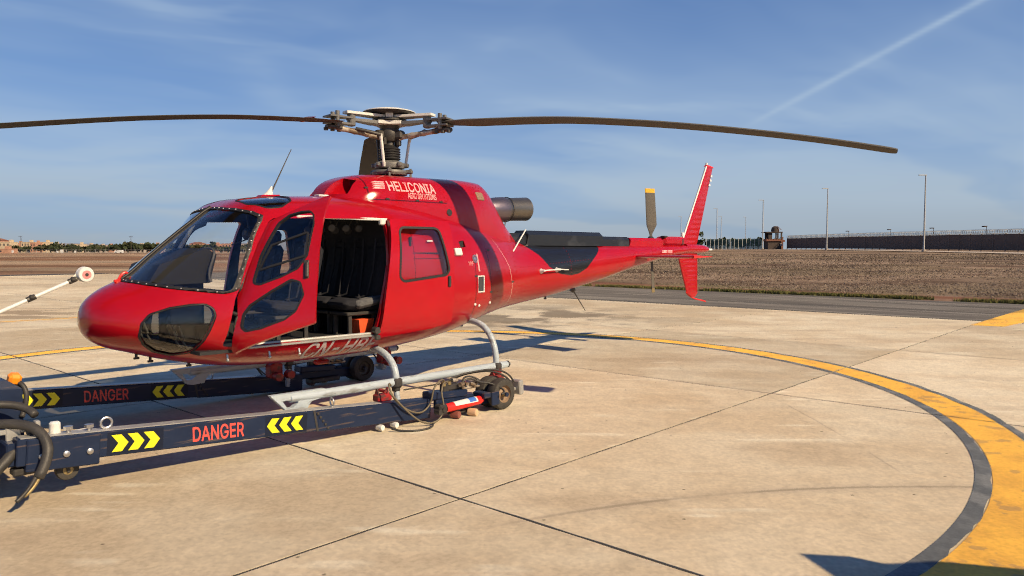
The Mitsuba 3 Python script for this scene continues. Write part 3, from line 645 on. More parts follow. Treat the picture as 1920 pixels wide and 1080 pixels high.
# --- cabin
yb = float(surf_y(FB, .40, 1.83))
add(HE + '__baggage_latch', box((.42, yb + .008, 1.84), (.03, .02, .10), None, .006), 'dark_interior', 30)
add(HE + '__baggage_plate', box((.15, yb + .006, 1.85), (.08, .012, .018), None, .003), 'white_paint', 30)
add(HE + '__baggage_hinge', box((.22, float(surf_y(FB, .22, 1.72)) + .004, 1.72), (.40, .014, .012), None, .003), 'dark_rubber', 30)
add(HE + '__cabin_floor', box((1.6, 0, .86), (2.1, 1.62, .03)), 'dark_interior')
add(HE + '__rear_bulkhead', (MF(loft(FB, XS[(XS > 0.2) & (XS < 2)], NB, 0.04)) ^ MF(box((.585, 0, 1.4), (.04, 3, 3)))), 'fabric_blue', 30)
lin = (MF(loft(FB, XS[(XS > 0.58) & (XS < 3.0)], NB, 0.0355)) - MF(loft(FB, XS[(XS > 0.3) & (XS < 3.25)], NB, 0.044))) - MF(box((3.0, 0, 1.0), (.3, 3, 3)))
big_cut = pz(grow(OPEN, .004), 1) + pz(grow(OPEN_R, .004), -1)
for hme in holes_all: big_cut = big_cut + hme[0]
add(HE + '__cabin_lining', lin - big_cut, 'cabin_lining', 30)
def seat(x, y, key, w=.46, back_mat='fabric_blue', h=.62, label=None):
    k = newkey(HE + '__' + key)
    cush = box((x, y, 1.185), (.47, w, .12), rotm([0, 1, 0], -5), .045)
    add(k, cush, back_mat, 40, label)
    bk = box((x - .26, y, 1.19 + h/2), (.10, w*.96, h), rotm([0, 1, 0], -12), .045)
    add(k + '__backrest', cat_(bk, box((x - .335, y, 1.26 + h), (.08, w*.6, .16), rotm([0, 1, 0], -12), .035)), back_mat, 40)
    add(k + '__base', cat_(box((x, y, 1.10), (.40, w*.92, .035), None, .008), *[box((x + sx*.15, y + sy*w*.36, .98), (.04, .03, .22)) for sx in (-1, 1) for sy in (-1, 1)]), 'dark_metal', 30)
    add(k + '__seat_belt', cat_(*[tube([[x - .20, y + s*.11, 1.25 + h], [x - .17, y + s*.10, 1.55], [x - .11, y + s*.07, 1.28], [x - .06, y, 1.25]], .012, 6) for s in (-1, 1)], box((x - .05, y, 1.255), (.05, .05, .02), None, .006)), 'fabric_blue', 30)
seat(1.62, .38, 'front_seat'); seat(1.62, -.40, 'front_seat')
for yy_ in (.56, .19, -.19, -.56): seat(.90, yy_, 'rear_seat', .36)
add(HE + '__seat_cushion', box((.83, .70, 1.215), (.36, .17, .085), rotm([0, 1, 0], 9), .03), 'fabric_grey', 40, 'pale grey folded seat cushion in the rear doorway')
add(HE + '__first_aid_box', hull([(.80, .55, .88), (.94, .55, .88), (.80, .72, .88), (.94, .72, .88), (.78, .53, 1.04), (.97, .53, 1.04), (.78, .74, 1.04), (.97, .74, 1.04)]), 'orange_red', 20, 'bright orange box on the cabin floor')
for k_, x in enumerate((1.30, 1.15, .98, .82)):
    add(HE + '__headset', cat_(lathe([(0, 0), (.034, 0), (.04, .02), (.036, .045), (0, .05)], (x, .52, 1.985), (.3, 1, -.2), 14), lathe([(0, 0), (.034, 0), (.04, .02), (.036, .04), (0, .045)], (x + .03, .40, 1.96), (-.2, -1, -.2), 14), tube(curve([(x, .55, 2.0), (x + .01, .48, 2.08), (x + .03, .40, 2.0)], 8), .007, 6)), 'dark_metal', 40)
# instrument hood, panel, pedals, collective, compass
hood = [(2.83, -.46, 1.43), (2.83, .16, 1.43), (2.72, -.50, 1.62), (2.72, .18, 1.62), (2.30, -.50, 1.77), (2.30, .20, 1.77), (2.19, -.46, 1.71), (2.19, .18, 1.71), (2.25, -.42, 1.44), (2.25, .15, 1.44)]
add(HE + '__instrument_hood', hull(hood), 'dark_interior', 40)
add(HE + '__instrument_hood__rim', tube(curve([(2.26, .205, 1.45), (2.26, .21, 1.62), (2.225, .20, 1.72), (2.22, .0, 1.765), (2.22, -.30, 1.765)], 20), .012, 8), 'cabin_trim', True)
add(HE + '__centre_console', cat_(box((2.42, -.10, 1.16), (.36, .24, .60), None, .03), box((1.95, -.04, .95), (.8, .20, .16), None, .02)), 'dark_interior', 30)
add(HE + '__instrument_panel', box((2.245, -.12, 1.58), (.02, .52, .24), rotm([0, 1, 0], 6)), 'cabin_trim')
for y in (.48, .32, -.50, -.34):
    add(HE + '__pedal', cat_(box((2.68, y, 1.02), (.02, .09, .14), rotm([0, 1, 0], 20), .006), tube([[2.68, y, .98], [2.62, y, .88], [2.42, y, .87]], .011, 8)), 'alloy', 30)
add(HE + '__cyclic_stick', cat_(tube(curve([(2.05, .38, .88), (2.12, .38, 1.05), (2.02, .38, 1.28), (2.02, .38, 1.36)], 14), .013, 8), box((2.02, .38, 1.40), (.05, .04, .12), None, .015)), 'dark_metal', 40)
add(HE + '__collective_lever', cat_(tube([[1.55, .08, .93], [1.92, .08, 1.10]], .014, 8), cyl((1.90, .08, 1.09), (2.03, .08, 1.15), .022, 10)), 'dark_metal', 40)
add(HE + '__compass', cat_(lathe([(0, -.05), (.045, -.05), (.055, -.02), (.055, .03), (.03, .05), (0, .05)], (2.03, .50, 1.90), (1, 0, .15), 18), tube([[2.03, .5, 1.95], [2.02, .45, 2.10]], .008, 6), tube([[2.05, .5, 1.85], [2.10, .30, 1.80]], .006, 6)), 'dark_interior', 40)
add(HE + '__white_headset', cat_(lathe([(0, -.03), (.045, -.03), (.055, 0), (.045, .03), (0, .03)], (2.06, .66, 1.83), (.4, 1, 0), 16), tube(curve([(2.06, .66, 1.78), (2.14, .68, 1.55), (2.20, .72, 1.32), (2.2, .74, 1.15)], 14), .010, 6)), 'white_plastic', 40)
add(HE + '__door_post', tube([(2.0, -.76, 2.02), (2.36, -.84, 1.36)], .022, 8), 'white_plastic', True)
add(HE + '__seat_bucket', hull([(2.02, .62, 1.02), (2.02, .16, 1.02), (1.9, .62, .94), (1.9, .16, .94), (2.0, .62, .90), (2.0, .16, .90)]), 'cabin_trim', 30)

# --- exhaust, roof and belly fittings
EX0, EX1 = np.array([-1.48, 0, 2.28]), np.array([-2.34, 0, 2.325])
ed = EX1 - EX0; el = np.linalg.norm(ed)
add(HE + '__exhaust', lathe([(.10, 0), (.15, .12), (.168, .30), (.17, .42), (.150, .47), (.156, .52), (.162, el - .02), (.164, el), (.156, el), (.148, el - .02), (.14, .2), (0, .15)], EX0, ed, 40), 'exhaust_metal', 40)
add(HE + '__exhaust__clamp', cat_(tube([EX0 + ed*.55 + np.array([0, .166*math.cos(t), .166*math.sin(t)]) for t in np.linspace(0, 2*np.pi, 40)], .006, 6), tube(curve([(-1.92, .02, 2.13), (-1.90, .03, 2.09), (-1.86, .03, 2.09), (-1.85, .02, 2.13)], 8), .008, 6)), 'dark_metal', 40)
add(HE + '__exhaust_fairing', hull(np.vstack([lathe([(.22, 0), (.20, .02)], (-1.50, 0, 2.22), (-1, 0, .1), 24).vertices, lathe([(.17, 0), (.1, .03)], (-1.66, 0, 2.12), (-1, 0, .1), 24).vertices, [(-1.55, .2, 1.85), (-1.55, -.2, 1.85), (-2.0, .15, 1.85), (-2.0, -.15, 1.85), (-2.02, 0, 1.90)]])), 'red_plain', 30)
add(HE + '__antenna', cat_(tube([[1.52, 0, 2.34], [1.28, 0, 2.81]], [.009, .004], 8)), 'dark_metal', True)
add(HE + '__antenna__base', lathe([(.09, -.03), (.06, .01), (.032, .06), (.016, .10), (.008, .13), (0, .13)], (1.555, 0, 2.285), (-.35, 0, 1), 20), 'white_paint', 40)
add(HE + '__antenna__plinth', hull([(1.70, .06, 2.26), (1.70, -.06, 2.26), (1.42, .08, 2.27), (1.42, -.08, 2.27), (1.64, .05, 2.312), (1.64, -.05, 2.312), (1.46, .06, 2.322), (1.46, -.06, 2.322)]), 'red_plain', 30)
add(HE + '__roof_fittings', cat_(box((1.18, .46, 2.275), (.30, .05, .02), None, .006), box((1.05, .2, 2.325), (.12, .10, .02), None, .006)), 'white_paint', 30)
add(HE + '__whip_antenna', cat_(tube([[-3.39, 0, 1.17], [-3.42, .02, 1.13]], [.05, .03], 10), tube([[-3.41, .02, 1.13], [-3.66, .05, .82]], [.010, .005], 8)), 'dark_metal', 30)
wy = lambda x, z: float(surf_y(FB, x, z))
add(HE + '__wire_antenna', cat_(*[lathe([(0, 0), (.035, 0), (.035, .02), (.02, .05), (.014, .085), (0, .09)], (x, wy(x, z) - .015, z), (0, 1, .1), 14) for x, z in ((-2.24, 1.465), (-2.60, 1.475))], tube([[-2.24, wy(-2.24, 1.465) + .06, 1.475], [-2.60, wy(-2.6, 1.475) + .06, 1.485], [-2.82, wy(-2.8, 1.47) + .05, 1.475]], .009, 6)), 'white_paint', 30)
add(HE + '__tie_strut', tube([[-1.66, .42, 1.735], [-2.17, .17, 2.03]], .010, 8), 'white_paint', True)
for x, z, w, h, m_, nm in ((-.185, 1.735, .075, .07, 'red_plain', 'handle_cap'), (-.30, 1.732, .12, .085, 'white_plastic', 'position_light'), (-1.02, 2.41, .17, .105, 'rusty', 'cowling_vent'), (-.69, 1.355, .09, .17, 'window_dark', 'service_hatch'), (-.66, 1.60, .022, .22, 'lettering_pink', 'level_strip'), (-.60, 1.65, .075, .075, 'steel', 'fuel_cap')):
    F_ = FC if nm == 'cowling_vent' else FB
    y = float(surf_y(F_, x, z)); n_ = np.array([0, y - float(surf_y(F_, x, z + .04)), .04]); t_ = math.degrees(math.atan2(n_[1], .04)); xs_ = math.degrees(math.atan2(float(surf_y(F_, x + .05, z) - surf_y(F_, x - .05, z)), .1))
    if nm == 'fuel_cap':
        add(HE + '__' + nm, cat_(lathe([(.048, 0), (.048, .012), (.036, .012), (.036, .006)], (x, y - .003, z), (-.2, 1, .25), 24), lathe([(0, 0), (.030, 0), (.026, .012), (0, .014)], (x, y, z), (-.2, 1, .25), 20)), 'steel', 30)
    else:
        R_ = rotm([0, 0, 1], xs_) @ rotm([1, 0, 0], t_)
        add(HE + '__' + nm, box((x, y + (.01 if 'light' in nm or 'cap' in nm else -.012), z), (w, .04, h), R_, .008), m_, 30)
        if nm == 'service_hatch':
            fr = trimesh.util.concatenate([box((x + a, y - .012, z + b), s_, None) for a, b, s_ in ((.05, 0, (.012, .045, .19)), (-.05, 0, (.012, .045, .19)), (0, .092, (.11, .045, .012)), (0, -.092, (.11, .045, .012)))])
            add(HE + '__service_hatch__frame', fr, 'white_paint')
for x, z in ((-.70, 1.10), (-.60, 1.12), (-.95, 1.12), (-.05, .93)):
    add(HE + '__side_fitting', lathe([(0, 0), (.018, 0), (.014, .014), (0, .018)], (x, wy(x, z) - .003, z), (0, 1, -.2), 10), 'white_paint', 30)
for x, y, z in ((2.92, .12, .83), (2.80, .12, .79), (2.47, .16, .72), (-.85, .30, .86), (-2.72, .05, 1.10)):
    add(HE + '__belly_fitting', cat_(cyl((x, y, z + .03), (x, y, z - .045), .013, 8), box((x, y, z - .045), (.05, .02, .02), None, .005)), 'dark_metal', 30)

for x, z, F_ in ((.45, 2.305, FC), (.05, 2.305, FC), (-.30, 2.305, FC), (.66, 2.42, FC), (-.93, 1.75, FB), (-.93, 1.25, FB), (-.60, 1.45, FB), (-1.5, 1.35, FB)):
    y = float(surf_y(F_, x, z)); add(HE + '__latch', box((x, y + .002, z), (.05, .014, .02), None, .004), 'dark_metal', 30)
add(HE + '__cowling_port', lathe([(0, 0), (.034, 0), (.040, .008), (0, .008)], (-.42, float(surf_y(FC, -.42, 2.19)) - .004, 2.19), (0, 1, .15), 18), 'dark_interior', 30)
# --- tail: drive-shaft fairings, gearbox cover, stabiliser, fins, tail rotor
def hump(x0, x1, w, z0, z1, slant=.35, ends=0.03):
    p = lambda x, k: [(x, -w*k, z0), (x, w*k, z0), (x, w*k, z0 + (z1 - z0)*.72), (x, -w*k, z0 + (z1 - z0)*.72), (x, -w*(1 - slant), z1), (x, w*(1 - slant), z1)]
    return hull(p(x0 - ends, 1) + p(x1 + ends, 1) + [(x0, s*w*.9, z0) for s in (-1, 1)] + [(x1, s*w*.9, z0) for s in (-1, 1)])
add(HE + '__tail_boom_fairing', hump(-1.80, -2.28, .13, 1.79, 1.985), 'black_paint', 25, 'dark fairing behind the exhaust')
add(HE + '__tail_boom_fairing', hump(-2.22, -3.98, .155, 1.815, 2.025, .45), 'black_paint', 25, 'long black box cover on top of the tail boom')
add(HE + '__tail_boom_fairing', hump(-3.95, -4.74, .115, 1.80, 1.965), 'black_paint', 25, 'low black cover on the tail boom')
add(HE + '__tail_boom_fairing', hump(-4.74, -5.76, .112, 1.80, 1.955), 'red_plain', 25, 'red cover on the tail boom')
add(HE + '__tail_gearbox', cat_(box((-6.17, 0, 1.905), (.72, .20, .17), None, .05), lathe([(.0, 0), (.085, 0), (.085, .10), (.06, .14), (0, .14)], (-6.05, -.08, 1.91), (0, -1, 0), 24)), 'red_plain', 30)
add(HE + '__tail_gearbox__cap', cat_(box((-5.84, .06, 1.985), (.10, .10, .03), None, .01), box((-6.40, .09, 1.90), (.05, .03, .10), None, .008)), 'dark_metal', 30)
add(HE + '__tail_light', lathe([(0, 0), (.03, 0), (.035, .03), (.02, .07), (0, .075)], (-6.50, .03, 2.0), (0, 0, 1), 14), 'white_plastic', 40)
add(HE + '__tail_cone', cat_(tube([[-6.6, 0, 1.775], [-7.25, 0, 1.775], [-7.42, 0, 1.770], [-7.50, 0, 1.765]], [.10, .075, .05, .012], 20)), 'red_plain', 40)
add(HE + '__tail_cone__lamp', cat_(cyl((-7.46, 0, 1.766), (-7.58, 0, 1.762), .018, 10), trimesh.creation.icosphere(2, .022).apply_translation((-7.60, 0, 1.762))), 'white_plastic', 40)
add(HE + '__boom_sticker', cat_(*[hull([(a, wy(a, 1.74) + .003, 1.705), (b, wy(b, 1.74) + .003, 1.705), (a, wy(a, 1.74) + .003, 1.755), (b, wy(b, 1.74) + .003, 1.755), (a, wy(a, 1.74) - .02, 1.705), (b, wy(b, 1.74) - .02, 1.755)]) for a, b in ((-5.62, -5.80), (-5.84, -5.98))]), 'lettering_pink')
def airfoil(c, t, n=14):
    u = (1 - np.cos(np.linspace(0, np.pi, n)))/2
    y = t*5*(.2969*np.sqrt(u) - .126*u - .3516*u**2 + .2843*u**3 - .1036*u**4)
    return np.r_[u, u[-2:0:-1]]*c, np.r_[y, -y[-2:0:-1]]*c
def wing(secs, ribs=None):
    """secs: rows (origin of the leading edge, chord direction, thickness direction, chord, relative thickness)"""
    V = []
    for o, cd, td, c, t in secs:
        u, y = airfoil(c, t)
        V.append(np.asarray(o) + np.outer(u, cd) + np.outer(y, td))
    V = np.array(V); k, n, _ = V.shape; I = np.arange(k*n).reshape(k, n); a, b = I[:-1], I[1:]; a2, b2 = np.roll(a, -1, 1), np.roll(b, -1, 1)
    f = [np.stack([a, a2, b2], -1).reshape(-1, 3), np.stack([a, b2, b], -1).reshape(-1, 3)]
    v = V.reshape(-1, 3); c0 = len(v); v = np.vstack([v, V[0].mean(0), V[-1].mean(0)]); i = np.arange(n); j = (i+1) % n
    f += [np.stack([np.full(n, c0), I[0][j], I[0][i]], 1), np.stack([np.full(n, c0+1), I[-1][i], I[-1][j]], 1)]
    m = trimesh.Trimesh(v, np.vstack(f), process=False)
    if m.volume < 0: m.invert()
    return m
X_, Y_, Z_ = np.array([1.0, 0, 0]), np.array([0, 1.0, 0]), np.array([0, 0, 1.0])
secs = [((-4.74, y, 1.648), -X_, Z_, .41, .12) for y in np.linspace(-1.27, 1.27, 20)]
add(HE + '__stabiliser', wing(secs), 'red_plain', 35)
for s in (1, -1):
    add(HE + '__stabiliser__tip', hull([(-4.72, s*1.27, 1.675), (-4.72, s*1.27, 1.625), (-5.18, s*1.27, 1.655), (-5.18, s*1.27, 1.64), (-4.72, s*1.30, 1.665), (-4.72, s*1.30, 1.635), (-5.28, s*1.30, 1.650), (-5.28, s*1.30, 1.645)]), 'red_bright', 20)
def fin(z0, z1, xl0, xl1, xt0, xt1, key, n=64, ribs=16, thick=.13):
    S = []
    for q in np.linspace(0, 1, n):
        z = z0 + (z1 - z0)*q; xl = xl0 + (xl1 - xl0)*q; c = xl - (xt0 + (xt1 - xt0)*q)
        r = 1 + .16*max(0, math.sin(q*ribs*2*math.pi))**2
        S.append(((xl, 0, z), -X_, Y_, c, thick*r))
    add(key, wing(S), 'red_plain', 30)
fin(1.86, 3.33, -6.50, -7.34, -7.06, -7.62, HE + '__upper_fin')
add(HE + '__upper_fin__leading_edge', tube([[-6.515, .02, 1.93], [-7.345, .015, 3.32]], .018, 8), 'white_paint', True)
add(HE + '__upper_fin__tip', hull([(-7.33, .03, 3.32), (-7.33, -.03, 3.32), (-7.63, .015, 3.31), (-7.63, -.015, 3.31), (-7.37, .02, 3.355), (-7.37, -.02, 3.355), (-7.62, 0, 3.335)]), 'red_bright', 30)
add(HE + '__upper_fin__beacon', cat_(cyl((-7.38, 0, 3.34), (-7.38, 0, 3.39), .022, 12), box((-7.53, .012, 3.15), (.05, .03, .035)), box((-7.50, .012, 3.07), (.05, .03, .035)), box((-7.46, .012, 2.98), (.05, .03, .035))), 'white_plastic', 30)
fin(1.72, .95, -6.36, -6.72, -7.08, -7.10, HE + '__lower_fin', 40, 9)
add(HE + '__lower_fin__foot', hull([(-6.715, .03, .96), (-6.715, -.03, .96), (-7.10, .012, .97), (-7.10, -.012, .97), (-6.86, .02, .89), (-6.86, -.02, .89), (-7.0, .01, .885)]), 'red_plain', 30)
add(HE + '__tail_skid', tube(curve([(-6.70, .0, .985), (-6.85, .0, .90), (-7.10, 0, .835), (-7.40, 0, .78)], 12), .014, 8), 'red_bright', True)
TRH = np.array([-6.07, -.36, 1.92])
add(HE + '__tail_rotor', cat_(cyl(TRH + [0, .30, 0], TRH + [0, -.06, 0], .03, 14), box(TRH, (.12, .10, .16), None, .03), *[tube([TRH + [.05, .02, s*.05], TRH + [.05, .12, s*.02]], .01, 6) for s in (1, -1)]), 'dark_metal', 30)
for s, m_ in ((1, 'blade_grey'), (-1, 'blade_grey')):
    S, S2 = [], []
    for q in np.linspace(.07, .93, 24):
        c = .055 + (.215 - .055)*np.clip((q - .12)/.16, 0, 1)
        tw = math.radians(28 - 10*q); cd = np.array([-math.cos(tw), math.sin(tw)*s, 0]); td = np.array([math.sin(tw)*s, math.cos(tw), 0])
        lean = .10*q
        row = (TRH + Z_*s*q - cd*c*.35 + X_*(lean*s), cd, td, c, .12 if q > .2 else .22)
        (S if q < .845 else S2).append(row)
        if S2 and len(S2) == 1: S.append(row)
    add(HE + '__tail_rotor__blade', wing(S), m_, 35)
    add(HE + '__tail_rotor__blade_tip', wing(S2), 'blade_yellow' if s > 0 else 'brass', 35)

# --- main rotor
RPH = [-.40, 1.80, -2.42]          # the blades hang with some lead and lag
rot_dir = [Wd(math.cos(a), math.sin(a), 0) for a in RPH]
hubp = np.array([0, 0, 0.0])
MR = HE + '__main_rotor'
dome = lathe([(0, 3.415), (.03, 3.413), (.12, 3.400), (.22, 3.382), (.29, 3.364), (.305, 3.356), (.305, 3.350)], (0, 0, 0), Z_, 48)
add(MR, dome, 'cap_white', 35)
add(MR + '__cap_underside', lathe([(.305, 3.350), (.28, 3.335), (.16, 3.318), (0, 3.315)], (0, 0, 0), Z_, 48), 'dark_metal', 35)
cv = -np.array([-EYE[0], -EYE[1], 0]); cv = cv/np.linalg.norm(cv)
add(MR + '__hub_plate', box(cv*.175 + Z_*3.302, (.03, .085, .055), rotm(Z_, math.degrees(math.atan2(cv[1], cv[0]))), .006), 'cap_white', 20)
add(MR + '__hub', cat_(lathe([(0, 3.33), (.15, 3.33), (.155, 3.30), (.15, 3.28), (.20, 3.27), (.20, 3.25), (0, 3.25)], (0, 0, 0), Z_, 36), *[box((.115*math.cos(a), .115*math.sin(a), 3.30), (.06, .05, .07), rotm([0, 0, 1], math.degrees(a)), .01) for a in np.linspace(0, 2*np.pi, 6, endpoint=False) + .3]), 'dark_metal', 30)
star = []
for d in rot_dir:
    s_ = np.array([-d[1], d[0], 0])
    star.append(hull([s_*.17 + Z_*3.20, -s_*.17 + Z_*3.20, s_*.17 + Z_*3.245, -s_*.17 + Z_*3.245, d*.21 + s_*.10 + Z_*3.205, d*.21 - s_*.10 + Z_*3.205, d*.21 + s_*.10 + Z_*3.24, d*.21 - s_*.10 + Z_*3.24]))
    star.append(hull([d*.20 + s_*.09 + Z_*3.195, d*.20 - s_*.09 + Z_*3.195, d*.20 + s_*.09 + Z_*3.235, d*.20 - s_*.09 + Z_*3.235, d*.55 + s_*.03 + Z_*3.21, d*.55 - s_*.03 + Z_*3.21, d*.55 + s_*.03 + Z_*3.235, d*.55 - s_*.03 + Z_*3.235]))
for q_ in star[1::2]: add(MR + '__star_arm', q_, 'grey_metal', 30)
add(MR + '__star_plate', TM(sum((MF(q_) for q_ in star[2::2]), MF(star[0]))), 'cap_white', 30)
add(MR + '__hub_body', cat_(lathe([(0, 3.02), (.09, 3.02), (.115, 3.06), (.12, 3.12), (.10, 3.19), (0, 3.2)], (0, 0, 0), Z_, 24), *[box(d*.13 + Z_*3.09, (.12, .10, .10), rotm(Z_, math.degrees(math.atan2(d[1], d[0]))), .02) for d in rot_dir], *[box((.12*math.cos(a), .12*math.sin(a), 3.01), (.05, .05, .09), rotm(Z_, math.degrees(a)), .01) for a in (.4, 2.0, 3.3, 4.9)]), 'dark_metal', 30)
add(MR + '__mast', cat_(lathe([(0, 2.60), (.075, 2.60), (.075, 2.95), (.062, 2.97), (.062, 3.10), (.10, 3.14), (.12, 3.20), (0, 3.20)], (0, 0, 0), Z_, 28)), 'dark_metal', 35)
boot = [(0.10, 2.80)]
for k in range(5): boot += [(.115, 2.805 + .028*k), (.128, 2.815 + .028*k), (.115, 2.828 + .028*k)]
boot += [(.085, 2.955), (.06, 2.975)]
add(MR + '__rubber_boot', lathe(boot, (0, 0, 0), Z_, 32), 'dark_rubber', 25)
add(MR + '__swashplate', cat_(lathe([(.08, 2.70), (.17, 2.705), (.18, 2.73), (.175, 2.765), (.12, 2.79), (.08, 2.80)], (0, 0, 0), Z_, 36), *[box((.18*math.cos(a), .18*math.sin(a), 2.74), (.09, .05, .05), rotm([0, 0, 1], math.degrees(a)), .012) for a in (0.2, 1.5, 2.3, 3.4, 4.4, 5.3)]), 'grey_metal', 30)
add(MR + '__swashplate__lower_ring', cat_(lathe([(.10, 2.62), (.20, 2.63), (.21, 2.655), (.20, 2.68), (.10, 2.69)], (0, 0, 0), Z_, 36), *[cat_(box((.23*math.cos(a), .23*math.sin(a), 2.665), (.09, .05, .045), rotm([0, 0, 1], math.degrees(a)), .01), cyl((.25*math.cos(a), .25*math.sin(a), 2.56), (.25*math.cos(a), .25*math.sin(a), 2.70), .014, 8)) for a in (.9, 2.2, 3.9, 5.0)]), 'grey_metal', 30)
droop = [[(0.6, 3.20), (1.11, 3.185), (2.0, 3.15), (2.92, 3.06), (4.28, 2.86), (5.35, 2.645)], [(.6, 3.2), (1.2, 3.20), (2.0, 3.16), (3.0, 3.09), (4.2, 2.93), (5.35, 2.74)], [(.6, 3.185), (1.06, 3.155), (1.83, 3.095), (2.6, 3.0), (3.87, 2.785), (5.35, 2.50)]]
for b, d in enumerate(rot_dir):
    s_ = np.array([-d[1], d[0], 0])              # towards the trailing edge is -s_ (the rotor turns clockwise from above)
    up = lambda r, z: d*r + Z_*z
    bk = newkey(MR + '__blade')
    z_of = PC([q[0] for q in droop[b]], [q[1] for q in droop[b]])
    S, cuff = [], []
    for r in np.r_[np.linspace(.66, 1.25, 12), np.linspace(1.4, 5.25, 34), [5.33, 5.36]]:
        c = .20 + .15*np.clip((r - .68)/.38, 0, 1)
        if r > 5.3: c *= .93 if r < 5.35 else .8
        tw = math.radians(4.5 - 0.8*r); cd = s_*math.cos(tw) - Z_*math.sin(tw); td = Z_*math.cos(tw) + s_*math.sin(tw)
        S.append((up(r*.992, float(z_of(r))) - cd*c*.28, cd, td, c, .12))
    add(bk, wing(S), 'blade_grey', 35)
    # leading-edge strip, sleeves of the hub, damper rods, pitch horn and link
    add(bk + '__root_fitting', cat_(*[hull([up(r, z) + s_*w for r, w, z in ((.50, .05, zz), (.50, -.05, zz), (.80, .085, zz - .004), (.80, -.105, zz - .004), (.50, .05, zz + .02), (.50, -.05, zz + .02), (.80, .085, zz + .014), (.80, -.105, zz + .014))]) for zz in (3.225, 3.155)], *[cyl(up(.70, 3.12) + s_*o, up(.70, 3.29) + s_*o, .024, 12) for o in (.05, -.06)], box(up(.50, 3.22), (.07, .09, .15), rotm(Z_, math.degrees(math.atan2(d[1], d[0]))), .012)), 'grey_metal', 30)
    add(bk + '__upper_sleeve', hull([up(r, z) + s_*w for r, w in ((.12, .10), (.12, -.10), (.58, .055), (.58, -.055)) for z in (3.280, 3.308)]), 'cap_white', 30)
    rr = np.linspace(.14, .70, 15)
    add(bk + '__lower_sleeve', tube([up(r, 3.06 + .10*(r - .14)) for r in rr], [.030 if k % 4 else .036 for k in range(15)], 12), 'greasy_rod', 30)
    add(bk + '__damper', cat_(box(up(.72, 3.115), (.18, .10, .045), rotm(Z_, math.degrees(math.atan2(d[1], d[0]))), .012), *[lathe([(0, 0), (.025, 0), (.025, .03), (0, .035)], up(r, 3.075) - s_*.03, Z_, 10) for r in (.64, .72, .80)]), 'dark_metal', 30)
    add(bk + '__pitch_horn', cat_(tube([up(.46, 3.12) + s_*.02, up(.32, 3.09) + s_*.10, up(.20, 3.07) + s_*.13], .022, 8)), 'dark_metal', True)
    add(bk + '__pitch_link', cat_(tube([up(.20, 3.08) + s_*.13, up(.19, 3.02) + s_*.125], .019, 8), tube([up(.19, 3.03) + s_*.125, up(.15, 2.76) + s_*.11], .017, 8), tube([up(.15, 2.76) + s_*.11, up(.14, 2.72) + s_*.10], .02, 8)), 'white_plastic' if b != 1 else 'dark_metal', 30)
    if b == 2:
        add(bk + '__red_band', wing([(up(r, float(z_of(r))) - cd*.352*.28, cd, td, .353, .125) for r in (1.06, 1.085)]), 'red_bright', 35)

# --- landing gear
for s in (1, -1):
    Y = s*1.062
    foot = Polygon([(2.145, .46), (1.60, .455), (1.62, .385), (1.74, .365), (1.775, .33), (1.80, .28), (1.925, .275), (1.985, .29), (2.02, .335)], [[(2.045, .405), (1.88, .40), (1.875, .36), (1.905, .345), (1.935, .325), (1.99, .325)]]).buffer(.004)
    m = prism(foot, 'y', -.028, .028); m.vertices[:, 1] += Y
    sk = newkey(HE + '__skid')
    add(sk, tube([[1.95, Y, .412], [1.55, Y, .408], [.5, Y, .408], [-.80, Y, .41], [-.90, Y, .414]], [.040, .043, .043, .043, .034], 18), 'skid_grey', 40)
    add(sk + '__front_foot', m, 'skid_grey', 20)
    add(sk + '__end_cap', lathe([(0, 0), (.036, 0), (.04, .02), (.02, .05), (0, .055)], (-.87, Y, .413), (-1, 0, .03), 16), 'dark_metal', 40)
    for x in (.75, -.70):
        add(sk + '__saddle', cat_(box((x, Y, .40), (.11, .11, .10), None, .02), box((x, Y, .335), (.07, .07, .05), None, .012)), 'dark_metal', 30)
for x, yin, ztop in ((.75, .50, .70), (-.70, .42, .885)):
    q_ = ztop - .42
    half = [(x, 1.062, .42)] + [(x, .64 + .422*math.cos(a)**.9, .42 + (q_ + .02)*math.sin(a)**.9) for a in np.radians([12, 24, 36, 48, 60, 72, 84])] + [(x, yin, ztop + .028), (x, .2, ztop + .03)]
    P = half + [(a, -b_, c_) for a, b_, c_ in half[::-1]]
    add(HE + '__cross_tube', tube(curve(P, 60), .036, 14), 'skid_grey', True)
    add(HE + '__cross_tube__clamp', cat_(*[box((x, s*yin, ztop + .03), (.12, .06, .13), None, .02) for s in (1, -1)]), 'dark_rubber', 30)
add(HE + '__belly_hook', cat_(cyl((.95, .0, .66), (.95, .0, .52), .03, 12), box((.95, 0, .53), (.16, .10, .05), None, .015)), 'red_jack', 30)

